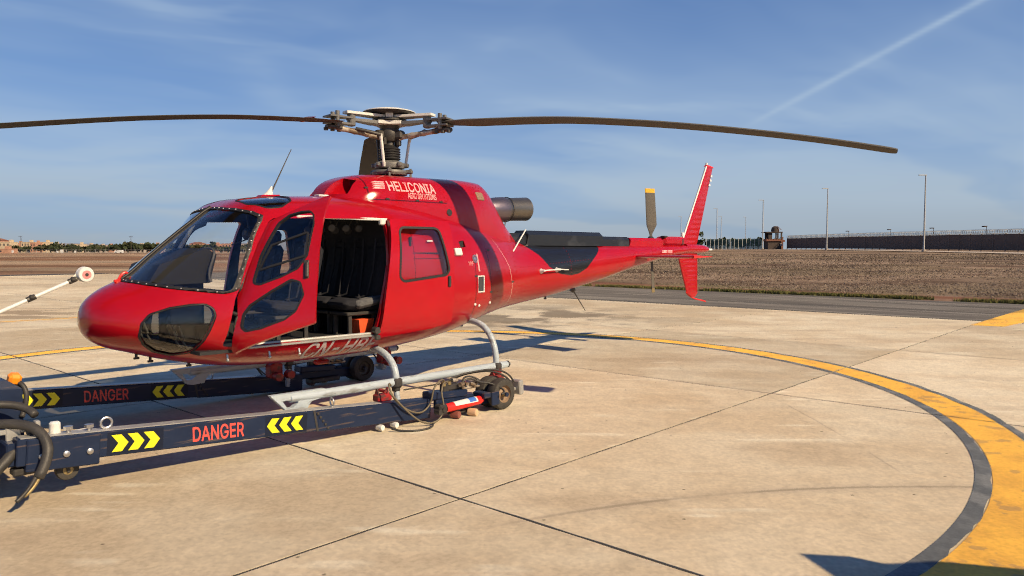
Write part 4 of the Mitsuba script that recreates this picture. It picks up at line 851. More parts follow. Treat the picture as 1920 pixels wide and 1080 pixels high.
# --- lettering, laid on the skin
def skin_text(s, h, width, x0, z0, F, matn, key, shear=0.0, slope=0.0):
    m = text(s, h, width, .0015); v, f = trimesh.remesh.subdivide_to_size(m.vertices, m.faces, .03)
    x = x0 - v[:, 0] - shear*v[:, 1]; z = z0 + v[:, 1] + slope*v[:, 0]
    y = surf_y(F, x, z) + .0025 + v[:, 2]
    add(key, trimesh.Trimesh(np.stack([x, y, z], 1), f, process=False), matn)
skin_text('CN-HBF', .155, .82, 1.66, .705, FB, 'lettering_grey', HE + '__registration', .22, .012)
skin_text('HELICONIA', .105, .66, .415, 2.40, FC, 'lettering_pink', HE + '__lettering')
skin_text('AERO SOLUTIONS', .062, .41, .175, 2.325, FC, 'lettering_pink', HE + '__lettering')
lg = []
for k in range(4):
    a = .575 - .0*k; q = [(.60 - .004*k, 2.415 + .023*k), (.46 - .004*k, 2.415 + .023*k), (.455 - .006*k, 2.432 + .023*k), (.56 - .008*k, 2.432 + .023*k)]
    P = np.array(q); y = surf_y(FC, P[:, 0], P[:, 1]); lg.append(hull(np.vstack([np.c_[P[:, 0], y + .004, P[:, 1]], np.c_[P[:, 0], y - .03, P[:, 1]]])))
add(HE + '__emblem', cat_(*lg), 'lettering_pink')
skin_text('VHF', .045, .09, -.47, 1.575, FB, 'lettering_pink', HE + '__lettering')

# ---------------------------------------------------------------- the ground-handling trolley
TR = 'helicopter_trolley'
tag(TR, 'dark blue motorised ground-handling trolley with two long arms, carrying the red helicopter', 'trolley')
ARM_S = math.tan(math.radians(3.85))
def ztop(x, s): return .317 + ARM_S*(x - 1.82) - (0 if s > 0 else .03)
ARM_R = rotm([0, 1, 0], -3.85)                       # the arms climb towards the front
def on_arm(x, s, dz=0.0): return np.array([x, s*1.235, ztop(x, s) + dz])
def decal(m, s, x0, z0, key, matn, face):
    """flat lettering on an arm's camera-side face; m in its own xy plane"""
    v = m.vertices
    P = np.stack([x0 - v[:, 0], np.full(len(v), face) + v[:, 2], ztop(x0 - v[:, 0], s) + z0 + v[:, 1]], 1)
    add(key, trimesh.Trimesh(P, m.faces, process=False), matn)
def chevrons(s, x0, x1, face, key, point, matn):
    """three arrow heads; point = -1 towards the tail"""
    w = abs(x1 - x0)
    for k in range(3):
        a = k*w/3; h = .125; t = w/3*.62; q = w/3*.42
        P = [(a, 0), (a + t, 0), (a + t + q, h/2), (a + t, h), (a, h), (a + q, h/2)]
        if point > 0: P = [(w - x, y) for x, y in P]
        m = trimesh.creation.extrude_polygon(Polygon(P).buffer(0), .0015, engine='earcut')
        decal(m, s, max(x0, x1), -.157, key, matn, face)
for s in (1, -1):
    face = s*1.30 if s > 0 else -1.17
    ak = newkey(TR + '__arm')
    c = on_arm(2.95, s, -.093)
    add(ak, cat_(box(c, (2.35, .13, .186), ARM_R, .007)), 'navy_paint', 20, 'near arm with yellow chevrons, facing the camera' if s > 0 else 'far arm in the shade under the helicopter')
    add(ak + '__rear_section', box(on_arm(1.15, s, -.096), (1.32, .137, .196), ARM_R, .007), 'navy_paint', 20)
    add(ak + '__splice', cat_(*[lathe([(0, 0), (.014, 0), (.012, .012), (0, .014)], on_arm(1.80 - .025*k + .01, s, -.03 - .034*k) + [0, (face - s*1.235) if s > 0 else .07, 0], (0, 1, 0), 8) for k in range(5)], box(on_arm(1.83, s, -.095) + [0, face - s*1.235 + .001, 0], (.02, .006, .19), ARM_R @ rotm([0, 1, 0], 14))), 'dark_metal', 30, kind='stuff')
    add(ak + '__top_plate', box(on_arm(2.6, s, .004), (3.0, .118, .008), ARM_R, .002), 'alloy')
    pk = ak + '__end_plate'
    add(pk, box(on_arm(3.84, s, -.115) + [0, s*.008, 0], (.46, .155, .225), ARM_R, .008), 'navy_paint', 20)
    for x in (3.98, 3.83, 3.68):
        p = on_arm(x, s, -.125); y = p[1] + (s*.086 if s > 0 else .07)
        add(ak + '__bolt', lathe([(0, -.01), (.016, -.01), (.022, 0), (.022, .012), (.012, .016), (0, .017)], (p[0], y, p[2]), (0, 1, 0), 12), 'steel', 25)
    for x in (3.79, 3.655):
        p = on_arm(x, s, 0)
        add(ak + '__bolt', cat_(cyl(p, p + [0, 0, .03], .014, 10), lathe([(0, 0), (.032, 0), (.032, .022), (0, .024)], p + [0, 0, .03], (0, 0, 1), 8)), 'steel', 25)
    p = on_arm(3.54, s, .052)
    add(ak + '__lifting_eye', cat_(tube([p + np.array([.038*math.cos(t), 0, .038*math.sin(t)]) for t in np.linspace(0, 2*np.pi, 26)], .010, 8), cyl(p - [0, 0, .052], p - [0, 0, .034], .016, 10)), 'steel', 35)
    p = on_arm(1.62, s, .052)
    add(ak + '__lifting_eye', cat_(tube([p + np.array([0, .03*math.cos(t), .036*math.sin(t)]) for t in np.linspace(0, 2*np.pi, 26)], .008, 8), cyl(p - [0, 0, .06], p - [0, 0, .034], .013, 10)), 'steel', 35)
    add(ak + '__arrow_panel', box((3.36, face - .001*1, ztop(3.36, s) - .095), (.40, .003, .165), ARM_R), 'decal_black')
    add(ak + '__arrow_panel', box((2.12, face - .001*1, ztop(2.12, s) - .095), (.40, .003, .165), ARM_R), 'decal_black')
    fc = face + .0012
    chevrons(s, 3.53, 3.19, fc, ak + '__chevron', -1, 'decal_yellow')
    chevrons(s, 2.30, 1.96, fc, ak + '__chevron', 1, 'decal_yellow')
    decal(text('DANGER', .112, .425, .0015), s, 2.935 if s > 0 else 2.97, -.150, ak + '__lettering', 'decal_red', face)
    # caster under the front end
    cp = np.array([3.80, s*1.21, .19])
    add(TR + '__caster_wheel', lathe([(.0, -.03), (.045, -.03), (.070, -.028), (.076, -.015), (.076, .015), (.070, .028), (.045, .03), (0, .03)], cp, (0, 1, 0), 28), 'tyre', 35)
    add(TR + '__caster_wheel__fork', cat_(box(cp + [.012, .043, .05], (.022, .010, .14), rotm([0, 1, 0], 12), .004), box(cp + [.012, -.043, .05], (.022, .010, .14), rotm([0, 1, 0], 12), .004), cyl(cp - [0, .05, 0], cp + [0, .05, 0], .012, 10), box(cp + [0, 0, .12], (.10, .10, .02), None, .004)), 'dark_metal', 30)
    add(TR + '__caster_wheel__hub', lathe([(0, .034), (.034, .032), (.036, .02), (0, .02)], cp, (0, 1, 0), 20), 'brass', 30)
    # twin rear wheels, link, counterweight
    for y, k in ((1.40, 0), (1.215, 1)):
        wc = np.array([-.43, s*y, .172])
        wk = newkey(TR + '__rear_wheel')
        add(wk, lathe([(.095, -.062), (.135, -.066), (.160, -.058), (.171, -.03), (.172, 0), (.171, .03), (.160, .058), (.135, .066), (.095, .062)], wc, (0, 1, 0), 40), 'tyre', 40)
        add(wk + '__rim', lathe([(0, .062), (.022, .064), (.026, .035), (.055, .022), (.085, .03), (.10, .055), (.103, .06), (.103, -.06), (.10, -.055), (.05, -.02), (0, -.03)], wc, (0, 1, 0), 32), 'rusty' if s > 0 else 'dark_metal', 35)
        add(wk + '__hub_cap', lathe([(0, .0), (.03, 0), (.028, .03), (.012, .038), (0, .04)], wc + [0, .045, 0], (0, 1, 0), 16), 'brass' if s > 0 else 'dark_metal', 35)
    add(TR + '__wheel_fork', cat_(box((.02, s*1.305, .15), (.86, .05, .12), rotm([0, 1, 0], -4), .012), box((-.27, s*1.475, .15), (.12, .02, .15), rotm([0, 1, 0], 3), .008), box((-.14, s*1.40, .20), (.10, .19, .06), None, .01), cyl((-.43, s*1.12, .172), (-.43, s*1.50, .172), .025, 14)), 'navy_paint', 25)
    add(TR + '__counterweight', cat_(box((-.80, s*1.30, .185), (.075, .15, .165), rotm([0, 1, 0], 6), .012), box((-.66, s*1.30, .17), (.26, .04, .04), None, .008)), 'alloy', 25)
    add(TR + '__valve_block', cat_(box((.26, s*1.26, .245), (.50, .17, .075), rotm([0, 1, 0], -3), .012)), 'navy_paint', 25)
    add(TR + '__valve', cat_(box((.30, s*1.29, .315), (.08, .07, .09), None, .01), box((.17, s*1.26, .31), (.20, .09, .06), None, .012)), 'dark_metal', 25)
    for dx, dy, h_ in ((.33, .04, .10), (.30, -.01, .08), (.24, .02, .06)):
        add(TR + '__hose_fitting', cat_(cyl((dx, s*1.28 + dy, .34), (dx, s*1.28 + dy, .335 + h_*.6), .014, 10), lathe([(0, 0), (.022, 0), (.022, .03), (0, .03)], (dx, s*1.28 + dy, .345), (0, 0, 1), 6)), 'brass', 25)
    add(TR + '__manifold', cat_(*[lathe([(0, -.035), (.022, -.035), (.022, .035), (0, .035)], (x_, s*1.28 + dy, z_), ax, 12) for x_, dy, z_, ax in ((.10, .06, .335, (1, .3, 0)), (.02, .03, .325, (0, 1, 0)), (-.06, .05, .315, (1, 0, .3)), (-.14, .02, .32, (0, 1, .3)), (.12, -.03, .37, (1, 0, 0)))], box((-.06, s*1.28, .285), (.26, .10, .035), None, .01)), 'greasy_rod', 30)
    add(TR + '__roller', lathe([(0, -.05), (.035, -.05), (.04, -.04), (.04, .04), (.035, .05), (0, .05)], (.24, s*1.395, .043), (-.35, 1, 0), 20), 'roller_red', 35)
    add(TR + '__roller', lathe([(0, -.05), (.035, -.05), (.04, -.04), (.04, .04), (.035, .05), (0, .05)], (.03, s*1.435, .043), (-.35, 1, 0), 20), 'roller_tan', 35)
    add(TR + '__roller', lathe([(0, -.04), (.025, -.04), (.028, -.03), (.028, .03), (.025, .04), (0, .04)], (1.12, s*1.29, .042), (-.1, 1, 0), 20), 'white_plastic', 35)
    add(TR + '__roller', lathe([(0, -.04), (.025, -.04), (.028, -.03), (.028, .03), (.025, .04), (0, .04)], (.95, s*1.29, .040), (-.1, 1, 0), 20), 'white_plastic', 35)
    add(TR + '__roller_axle', cat_(box((.13, s*1.36, .05), (.36, .02, .03), None, .008), box((.13, s*1.28, .085), (.42, .16, .06), None, .01)), 'dark_metal', 25)
    # hydraulic cylinder along the outside of the arm
    y = s*1.42; A, B = np.array([.40, y, .135]), np.array([-.13, y, .155])
    if s > 0:
        add(TR + '__cylinder', tube([A, A*.75 + B*.25, A*.5 + B*.5, A*.1 + B*.9, B], [.044, .046, .046, .046, .026], 20), 'red_bright', 35, 'bright red hydraulic cylinder beside the rear wheel')
        lab = []
        lb = tube([A*.8 + B*.2, A*.2 + B*.8], .0472, 24, cap=False); ctr = (A + B)/2
        keep = (lb.triangles_center - ctr) @ np.array([0, .45, .89]) > .026
        lb.update_faces(keep); lb.remove_unreferenced_vertices(); add(TR + '__cylinder__label', lb, 'white_plastic', True)
        lb = tube([A*.42 + B*.58, A*.24 + B*.76], .0478, 24, cap=False); keep = (lb.triangles_center - ctr) @ np.array([0, .35, .93]) > .032
        lb.update_faces(keep); lb.remove_unreferenced_vertices(); add(TR + '__cylinder__label', lb, 'label_blue', True)
        add(TR + '__cylinder__end', cat_(box(A + [.05, -.01, 0], (.11, .10, .10), None, .015), cyl(A + [.06, -.08, 0], A + [.06, .06, 0], .022, 12), cyl(A + [.10, -.03, -.02], A + [.10, .05, -.02], .03, 12)), 'dark_metal', 30)
    # red jacks that take the cross tubes, posts below the skids
    for x, zt in ((.98, .33), (-.62, .33)):
        k = newkey(TR + '__jack')
        xx, yy_ = x, s*1.14
        zb_ = ztop(x, s) if x > 0 else .26
        if s > 0:
            add(k, cat_(box((xx, yy_, zb_ + .035), (.17, .10, .07), None, .01), *[hull([(xx + a, yy_ + b_, zb_ + .05) for a in (-.06 + o, -.03 + o) for b_ in (-.04, .04)] + [(xx + o*1.3 - .06, yy_ + b_, zb_ + .13) for b_ in (-.012, .012)]) for o in (0, .10)], cyl((xx, yy_ - .05, zb_ + .10), (xx, yy_ + .05, zb_ + .10), .018, 12)), 'red_jack', 30)
        else:
            add(k, cat_(box((xx, yy_ + .16, .33), (.16, .14, .17), None, .015), cyl((xx, yy_ + .20, .40), (xx, yy_ + .20, .66), .035, 14), cyl((xx, yy_ + .16, .40), (xx + .02, yy_ + .16, .62), .022, 12), lathe([(0, 0), (.05, 0), (.05, .09), (0, .09)], (xx + .02, yy_ + .24, .27), (0, 1, 0), 16), lathe([(0, 0), (.05, 0), (.05, .09), (0, .09)], (xx - .13, yy_ + .24, .28), (0, 1, 0), 16)), 'red_jack', 30)
    for x in (.75, -.70):
        zb_ = ztop(.75, s) - .12 if x > 0 else .16
        add(TR + '__lift_post', cyl((x, s*1.062, .33), (x - .01, s*1.10, zb_), .030, 14), 'skid_grey', True)
    add(TR + '__tie_rod', cyl((.72, s*1.15, .335), (.30, s*1.22, .35), .008, 8), 'dark_metal', True)
    # hoses
    H = [[(.33, 1.32, .40), (.42, 1.36, .415), (.52, 1.38, .34), (.54, 1.36, .22), (.62, 1.35, .135), (.80, 1.35, .16), (.95, 1.34, .27), (1.03, 1.33, .40), (1.02, 1.30, .45), (.98, 1.28, .43)],
         [(.30, 1.34, .38), (.37, 1.37, .39), (.44, 1.41, .31), (.44, 1.44, .17), (.52, 1.46, .05), (.68, 1.45, .035), (.83, 1.42, .13), (.96, 1.38, .27), (1.05, 1.35, .38)],
         [(.24, 1.26, .37), (.05, 1.24, .41), (-.2, 1.26, .43), (-.45, 1.28, .42), (-.66, 1.30, .34), (-.74, 1.30, .25)],
         [(.20, 1.24, .36), (.0, 1.22, .40), (-.25, 1.25, .42), (-.5, 1.28, .38), (-.70, 1.30, .25)],
         [(.1, 1.34, .35), (-.05, 1.36, .37), (-.15, 1.36, .33), (-.25, 1.38, .31), (-.36, 1.52, .22), (-.30, 1.54, .20)],
         [(.05, 1.30, .36), (-.03, 1.27, .39), (-.14, 1.28, .37), (-.20, 1.31, .33)], [(.62, 1.48, .02), (.74, 1.56, .012), (.95, 1.5, .012), (1.05, 1.38, .03)]]
    for i, h_ in enumerate(H if s > 0 else H[:3]):
        P = np.array(h_); P[:, 1] *= s
        add(TR + '__hose', tube(curve(P, 40), .0105 if i not in (0, 1) else .0095, 8), 'hose_tan' if i in (0, 1) else 'hose', True)

# power unit at the front end, mostly outside the frame
add(TR + '__cross_beam', box((4.10, 0, .36), (.14, 2.5, .16), None, .01), 'navy_paint', 20)
pu = hull([(3.95, -.62, .22), (3.95, .76, .22), (3.95, -.62, .73), (3.95, .76, .73), (4.04, -.60, .80), (4.04, .72, .80), (5.2, -.62, .83), (5.2, .76, .83), (5.2, -.62, .22), (5.2, .76, .22)])
add(TR + '__power_unit', pu, 'navy_paint', 15)
add(TR + '__power_unit__drive_wheel', lathe([(.06, -.07), (.17, -.08), (.20, -.05), (.20, .05), (.17, .08), (.06, .07), (0, .05)], (4.75, .62, .20), (0, 1, 0), 32), 'tyre', 40)
add(TR + '__power_unit__drive_wheel', lathe([(.06, -.07), (.17, -.08), (.20, -.05), (.20, .05), (.17, .08), (.06, .07), (0, .05)], (4.75, -.55, .20), (0, 1, 0), 32), 'tyre', 40)
BP = np.array([3.985, .66, .745])
add(TR + '__beacon', cat_(box(BP + [0, .035, .055], (.085, .085, .085), rotm([1, 0, 0], -18) @ rotm([0, 1, 0], -8), .02)), 'amber', 30, 'orange beacon lamp on the power unit')
add(TR + '__beacon__base', lathe([(0, -.03), (.05, -.03), (.05, .02), (0, .025)], BP + [0, .02, .0], (-.15, .35, 1), 20), 'dark_rubber', 30)
add(TR + '__beacon__cable', tube(curve([BP + [-.02, .05, .03], BP + [-.05, .10, -.02], BP + [-.05, .11, -.12], BP + [-.02, .12, -.22]], 16), .018, 8), 'hose', True)
for P, r, m_ in (([(4.5, 1.02, .50), (4.23, 1.06, .55), (4.07, 1.17, .55), (3.98, 1.29, .50), (3.955, 1.365, .41), (3.98, 1.40, .31), (4.03, 1.42, 0.22)], .034, 'hose'),
                 ([(4.40, .86, .63), (4.12, .92, .66), (4.00, .98, .63), (3.95, 1.06, .58)], .028, 'hose'),
                 ([(4.45, 1.28, .18), (4.24, 1.28, .28), (4.12, 1.22, .38), (4.04, 1.14, .44)], .036, 'hose'),
                 ([(4.02, 1.42, .235), (4.06, 1.43, .17), (4.12, 1.44, .12)], .013, 'brass'), ([(4.03, 1.40, .235), (4.08, 1.41, .15), (4.12, 1.41, .11)], .013, 'brass'), ([(4.05, 1.44, .235), (4.11, 1.45, .15), (4.17, 1.46, .10)], .013, 'dark_metal'),
                 ([(4.02, 1.18, .50), (4.02, 1.26, .40), (4.06, 1.30, .28)], .020, 'dark_metal')):
    add(TR + '__hose', tube(curve(P, 26), r, 12), m_, True)
add(TR + '__bracket', cat_(box((4.16, 1.12, .50), (.36, .02, .035), None, .005), box((4.10, 1.12, .47), (.09, .03, .12), None, .006), box((3.965, 1.16, .50), (.035, .06, .12), None, .006)), 'alloy', 25)
add(TR + '__bracket', cat_(box((4.02, 1.20, .33), (.10, .08, .22), rotm([0, 1, 0], 15), .01), box((4.06, 1.22, .24), (.16, .10, .05), None, .01)), 'dark_metal', 25)
add(TR + '__canister', lathe([(0, 0), (.032, 0), (.036, .01), (.036, .08), (.028, .09), (0, .095)], (3.865, 1.20, .45), (0, 0, 1), 24), 'white_plastic', 35, 'white plastic reservoir at the front end of the near arm')
add(TR + '__warning_plate', hull([(2.98, -.95, .002), (3.3, -.86, .002), (3.28, -.80, .002), (2.95, -.90, .002), (3.1, -.88, .012)]), 'white_plastic')

# white pole with a roller at its end, a tow handle folded over the power unit
PO = 'tow_pole'
tag(PO, 'white pole with dark clamps, ending in a white roller with a pink centre', 'pole')
A, B = np.array([3.58, .74, 1.525]), np.array([4.10, .74, 1.29]); dd = (B - A)/np.linalg.norm(B - A); C = A + dd*1.55
add(PO + '__tube', cat_(tube([A, C], .0135, 12)), 'white_paint', True)
for t in (.015, .32, .64):
    add(PO + '__clamp', cat_(cyl(A + dd*(t - .03), A + dd*(t + .03), .021, 10), box(A + dd*t + [0, .02, .012], (.03, .03, .03), None, .005)), 'dark_metal', 30)
rc = np.array([3.505, .74, 1.562]); ax = np.array([-.08, .99, -.04])
add(PO + '__roller', lathe([(0, -.035), (.050, -.035), (.060, -.022), (.060, .024), (.054, .034), (.034, .036), (.032, .026), (0, .024)], rc, ax, 32), 'white_paint', 35)
add(PO + '__roller__centre', cat_(lathe([(.013, .037), (.034, .0365), (.034, .020), (.013, .020)], rc, ax, 24)), 'pale_pink', 30)
add(PO + '__roller__axle', lathe([(0, .040), (.013, .040), (.013, .02), (0, .02)], rc, ax, 16), 'dark_metal', 30)
add(PO + '__bracket', hull([A + dd*.01, A + dd*.05 + [0, .01, 0], rc + [.02, -.02, .055], rc + [0, -.03, .05], rc - ax*.035]), 'white_paint', 30)
add(PO + '__stand', cat_(cyl(C, (C[0], C[1] - .1, .80), .03, 12)), 'navy_paint', True)

# ---------------------------------------------------------------- far surroundings (in view axes)
ORD = 'first second third fourth fifth sixth seventh eighth ninth tenth'.split()
def at(px, Y, z=None):
    X = (px - 960)/FOCAL*Y; return W(X, Y, float(terrain(X, Y)) if z is None else z)
def vbox(X, Y, z0, sx, sy, h, rz=0.0):
    """box aligned with the view axes"""
    R = rotm([0, 0, 1], math.degrees(0)); P = []
    for a in (-1, 1):
        for b in (-1, 1):
            x, y = a*sx/2, b*sy/2; P += [W(X + x*math.cos(rz) - y*math.sin(rz), Y + x*math.sin(rz) + y*math.cos(rz), z0 + c) for c in (0, h)]
    return hull(P)
# boundary wall on the right
PW = newkey('boundary_wall'); tag(PW, 'long dark brown panelled boundary wall topped with coiled wire, along the right horizon', 'wall')
WA, WB = np.array([70.6, 193.0]), np.array([78.8, 58.0]); WL = np.linalg.norm(WB - WA); wd = (WB - WA)/WL; wn = np.array([-wd[1], wd[0]])
npan = int(WL/2.7)
for k in range(npan):
    p = WA + wd*2.7*k; q = WA + wd*2.7*(k + 1); zb = float(terrain(*p)); zq = float(terrain(*q)); h = 2.75 + (.12 if k == npan - 18 else 0)
    t = wn*.05
    P = [W(*(p + wd*.03 + t*o), zb + .25) for o in (-1, 1)] + [W(*(q - wd*.03 + t*o), zq + .25) for o in (-1, 1)] + [W(*(p + wd*.03 + t*o), zb + h) for o in (-1, 1)] + [W(*(q - wd*.03 + t*o), zq + h) for o in (-1, 1)]
    add(PW + '__panel', hull(P), 'wall_panel')
    P = [W(*(p + wd*a + wn*b), z) for a in (-.06, .06) for b in (-.10, .10) for z in (zb - .1, zb + h + .1)]
    add(PW + '__post', hull(P), 'wall_post')
    if k % 2: 
        c = p + wd*1.35 - wn*.07*np.sign(wn[0]*1); z = (zb + zq)/2 + 1.35
        add(PW + '__vent', hull([W(*(c + wd*a + wn*b), z + e) for a in (-.10, .10) for b in (-.03, .03) for e in (-.10, .10)]), 'wall_post')
rw, nn = [], 0
for off, r in ((0, .36), (.1, .30)):
    t = np.linspace(0, WL/.55*2*np.pi, int(WL/.55*9))
    s = t/(t[-1])*WL; P = WA + np.outer(s, wd) + wn*(off + r*np.cos(t))[:, None]
    z = terrain(P[:, 0], P[:, 1]) + 3.12 + r*np.sin(t)
    rw.append(tube(W(P[:, 0], P[:, 1], z), .022, 3, False))
for dz in (2.9, 3.12, 3.35, 3.5):
    s = np.linspace(0, WL, 60); P = WA + np.outer(s, wd); rw.append(tube(W(P[:, 0], P[:, 1], terrain(P[:, 0], P[:, 1]) + dz), .025, 3, False))
add(PW + '__razor_wire', cat_(*rw), 'wire_grey', False, kind='stuff')
for fl_, px in enumerate((1590, 1668, 1748, 1847)):          # little floodlights above the wire
    uu = (px - 960)/FOCAL; tt = (WA[0] - uu*WA[1])/(uu*wd[1] - wd[0]); p = WA + wd*tt; z = float(terrain(*p))
    k = newkey('wall_floodlight'); tag(k, f'{ORD[fl_]} small dark floodlight from the left above the boundary wall', 'floodlight', 'floodlights along the boundary wall')
    add(k + '__bracket', hull([W(*(p + wd*a + wn*a), zz) for a in (-.03, .03) for zz in (z + 2.8, z + 4.0)]), 'wall_post')
    c = p - wn*.3; add(k + '__lamp', hull([W(*(c + wd*a + wn*b), z + 4.0 + e) for a in (-.3, .3) for b in (-.25, .25) for e in (-.08, .08)]), 'dark_brown')
# pale perimeter track in front of the wall
s = np.linspace(-130, WL + 10, 80); P = WA + np.outer(s, wd) - wn*7.2*np.sign(wn @ [1, 0]); L_, R_ = P - wn*4.2, P + wn*4.2
V = np.vstack([W(L_[:, 0], L_[:, 1], terrain(L_[:, 0], L_[:, 1]) + .06), W(R_[:, 0], R_[:, 1], terrain(R_[:, 0], R_[:, 1]) + .06)]); n = len(s); i = np.arange(n - 1)
add('perimeter_track', trimesh.Trimesh(V, np.vstack([np.stack([i, i + 1, i + n + 1], 1), np.stack([i, i + n + 1, i + n], 1)]), process=False), 'track_pale', True, 'pale track running along the foot of the boundary wall', kind='structure')
# lamp posts
for px, Y, h, lab in ((1731, 118, 11.9, 'tall grey lamp post nearest the right edge, in front of the boundary wall'), (1549, 148, 12.0, 'tall grey lamp post in the middle of the boundary wall'), (1429, 188, 12.2, 'tall lamp post beside the brown watchtower'), (1343, 232, 12.4, 'faint distant lamp post in front of the green fence, left of the watchtower'), (1351, 300, 13, 'thin distant pole beside the faint lamp post at the green fence'), (1397, 330, 14, 'thin distant pole above the middle of the green fence'), (1276, 300, 13, 'thin distant pole just left of the tail fin')):
    k = newkey('lamp_post'); p = at(px, Y); tag(k, lab, 'lamp post')
    add(k + '__pole', tube([p - Z_*.1, p + Z_*.5, p + Z_*h], [.20, .15, .085], 10), 'pole_grey', True)
    add(k + '__lamp_head', cat_(hull([p + Z_*(h + e) + Wd(a, 0, 0) + Wd(0, b, 0) for a in (-1.1, .1) for b in (-.16, .16) for e in (.0, .12)])), 'galvanised')
    add(k + '__footing', lathe([(0, -.1), (.34, -.1), (.30, .35), (0, .36)], p, (0, 0, 1), 12), 'track_pale', 30)
# watchtower
WTX, WTY = (1447 - 960)/FOCAL*195, 195.0; wz = float(terrain(WTX, WTY)); k = 'watchtower'
tag(k, 'small brown watchtower with open lookout and domed roof, left end of the boundary wall', 'watchtower')
add(k + '__base', vbox(WTX, WTY, wz - .2, 3.2, 3.2, 2.3), 'dark_brown')
add(k + '__base__doorway', vbox(WTX + 1.75, WTY - 1.7, wz + .9, .5, .4, .7), 'pale_wall')
add(k + '__balcony', vbox(WTX - .2, WTY, wz + 2.1, 3.9, 3.9, .55), 'brick_brown')
add(k + '__railing', cat_(*[vbox(WTX - .2 + a, WTY - 2.05, wz + 2.6, .12, .12, .35) for a in np.linspace(-2.0, 2.0, 7)]), 'dark_brown', kind='stuff')
for a, b in ((-1.0, -1.3), (1.9, -1.3), (-1.0, 1.3), (1.9, 1.3), (.5, -1.3)):
    add(k + '__pillar', vbox(WTX + a, WTY + b, wz + 2.6, .32 if a != -1.0 else .9, .3, 1.7), 'dark_brown')
add(k + '__roof', vbox(WTX - .1, WTY, wz + 4.25, 4.2, 4.0, .24), 'dark_brown')
add(k + '__tank', lathe([(0, 0), (.95, 0), (1.0, .5), (.85, 1.1), (.4, 1.45), (0, 1.5)], W(WTX + .7, WTY, wz + 4.5), Z_, 16), 'dark_brown', 30)
add(k + '__tank__frame', cat_(tube([W(WTX + 1.4, WTY - .9, wz + 4.5), W(WTX + .9, WTY - .9, wz + 6.0), W(WTX + 2.0, WTY - .9, wz + 5.0)], .09, 6)), 'brick_brown')
add(k + '__stair', cat_(vbox(WTX + 2.3, WTY - .5, wz, .5, .8, 3.2), vbox(WTX + 2.45, WTY - .5, wz + 1.9, 1.0, .9, .5)), 'brick_brown')
# green mesh fence left of the tower
k = 'green_fence'; tag(k, 'low green mesh fence with pale posts behind the tail fin, left of the watchtower', 'fence')
FA, FBn = np.array([(1324 - 960)/FOCAL*205, 205.0]), np.array([(1430 - 960)/FOCAL*196, 196.0]); FLn = np.linalg.norm(FBn - FA); fd = (FBn - FA)/FLn
for j in range(15):
    p = FA + fd*FLn*j/14; z = float(terrain(*p)); add(k + '__post', hull([W(p[0] + a, p[1] + b, zz) for a in (-.06, .06) for b in (-.06, .06) for zz in (z - .2, z + 2.9)]), 'galvanised')
    if j < 14:
        q = FA + fd*FLn*(j + 1)/14; bars = [hull([W(*(p + (q - p)*u) , z + .1) + Wd(a, 0, 0) for a in (-.035, .035)] + [W(*(p + (q - p)*u), z + 2.75) + Wd(a, 0, 0) for a in (-.035, .035)] + [W(*(p + (q - p)*u), z + 1) + Wd(0, .05, 0)]) for u in np.linspace(.04, .96, 13)]
        add(k + '__mesh_panel', cat_(*bars), 'fence_green', kind='stuff')
# trees
def tree(key, X, Y, h, w, m_, label, group=None, n=260, trunk=True, seed=0):
    r = np.random.default_rng(1000 + seed); k = newkey(key); tag(k, label, 'tree', group)
    z0 = float(terrain(X, Y)); base = W(X, Y, z0)
    lobes = [(r.normal(0, .30, 3)*[w, w, h*.4] + [0, 0, h*.60], r.uniform(.45, .8)) for _ in range(6)]
    add(k + '__trunk', cat_(tube([base - Z_*.2, base + Z_*h*.3, base + Z_*h*.62], [.07*w, .05*w, .02*w], 7), *[tube([base + Z_*h*.3, base + (l[0]*.8)], [.035*w, .012*w], 5) for l in lobes[:4]]), 'bark', True)
    V = []
    for _ in range(n):
        c, s = lobes[r.integers(6)]; d = r.normal(0, 1, 3); d /= np.linalg.norm(d); p = base + c + d*np.array([w*.42, w*.42, h*.30])*s*r.uniform(.6, 1.05)
        a_, b_, _c = frame(r.normal(0, 1, 3)); q = .13*w*r.uniform(.6, 1.4); V.append(np.array([p - a_*q, p + a_*q*.3 - b_*q, p + a_*q, p + a_*q*.2 + b_*q*.9]))
    v = np.vstack(V); i = np.arange(n)*4; f = np.vstack([np.stack([i, i+1, i+2], 1), np.stack([i, i+2, i+3], 1)])
    add(k + '__crown', trimesh.Trimesh(v, f, process=False), m_)
sd = 0
for j, px in enumerate((1334, 1349, 1364, 1376, 1389, 1402, 1412, 1421)):
    tree('hedge_tree', (px - 960)/FOCAL*230, 230, 3.0 + .5*((j*7) % 3), 2.9, 'leaf_dark', f'{ORD[j]} dark bushy tree from the left behind the green mesh fence', 'trees behind the green fence', 160, seed=j)
tree('round_tree', (1316 - 960)/FOCAL*240, 240, 4.2, 2.6, 'leaf_dark', 'lone dark tree just right of the tail fin', None, 200, seed=50)
tree('round_tree', (1304 - 960)/FOCAL*250, 250, 2.6, 3.0, 'leaf_dark', 'low dark bush partly hidden by the tail fin', None, 160, seed=51)
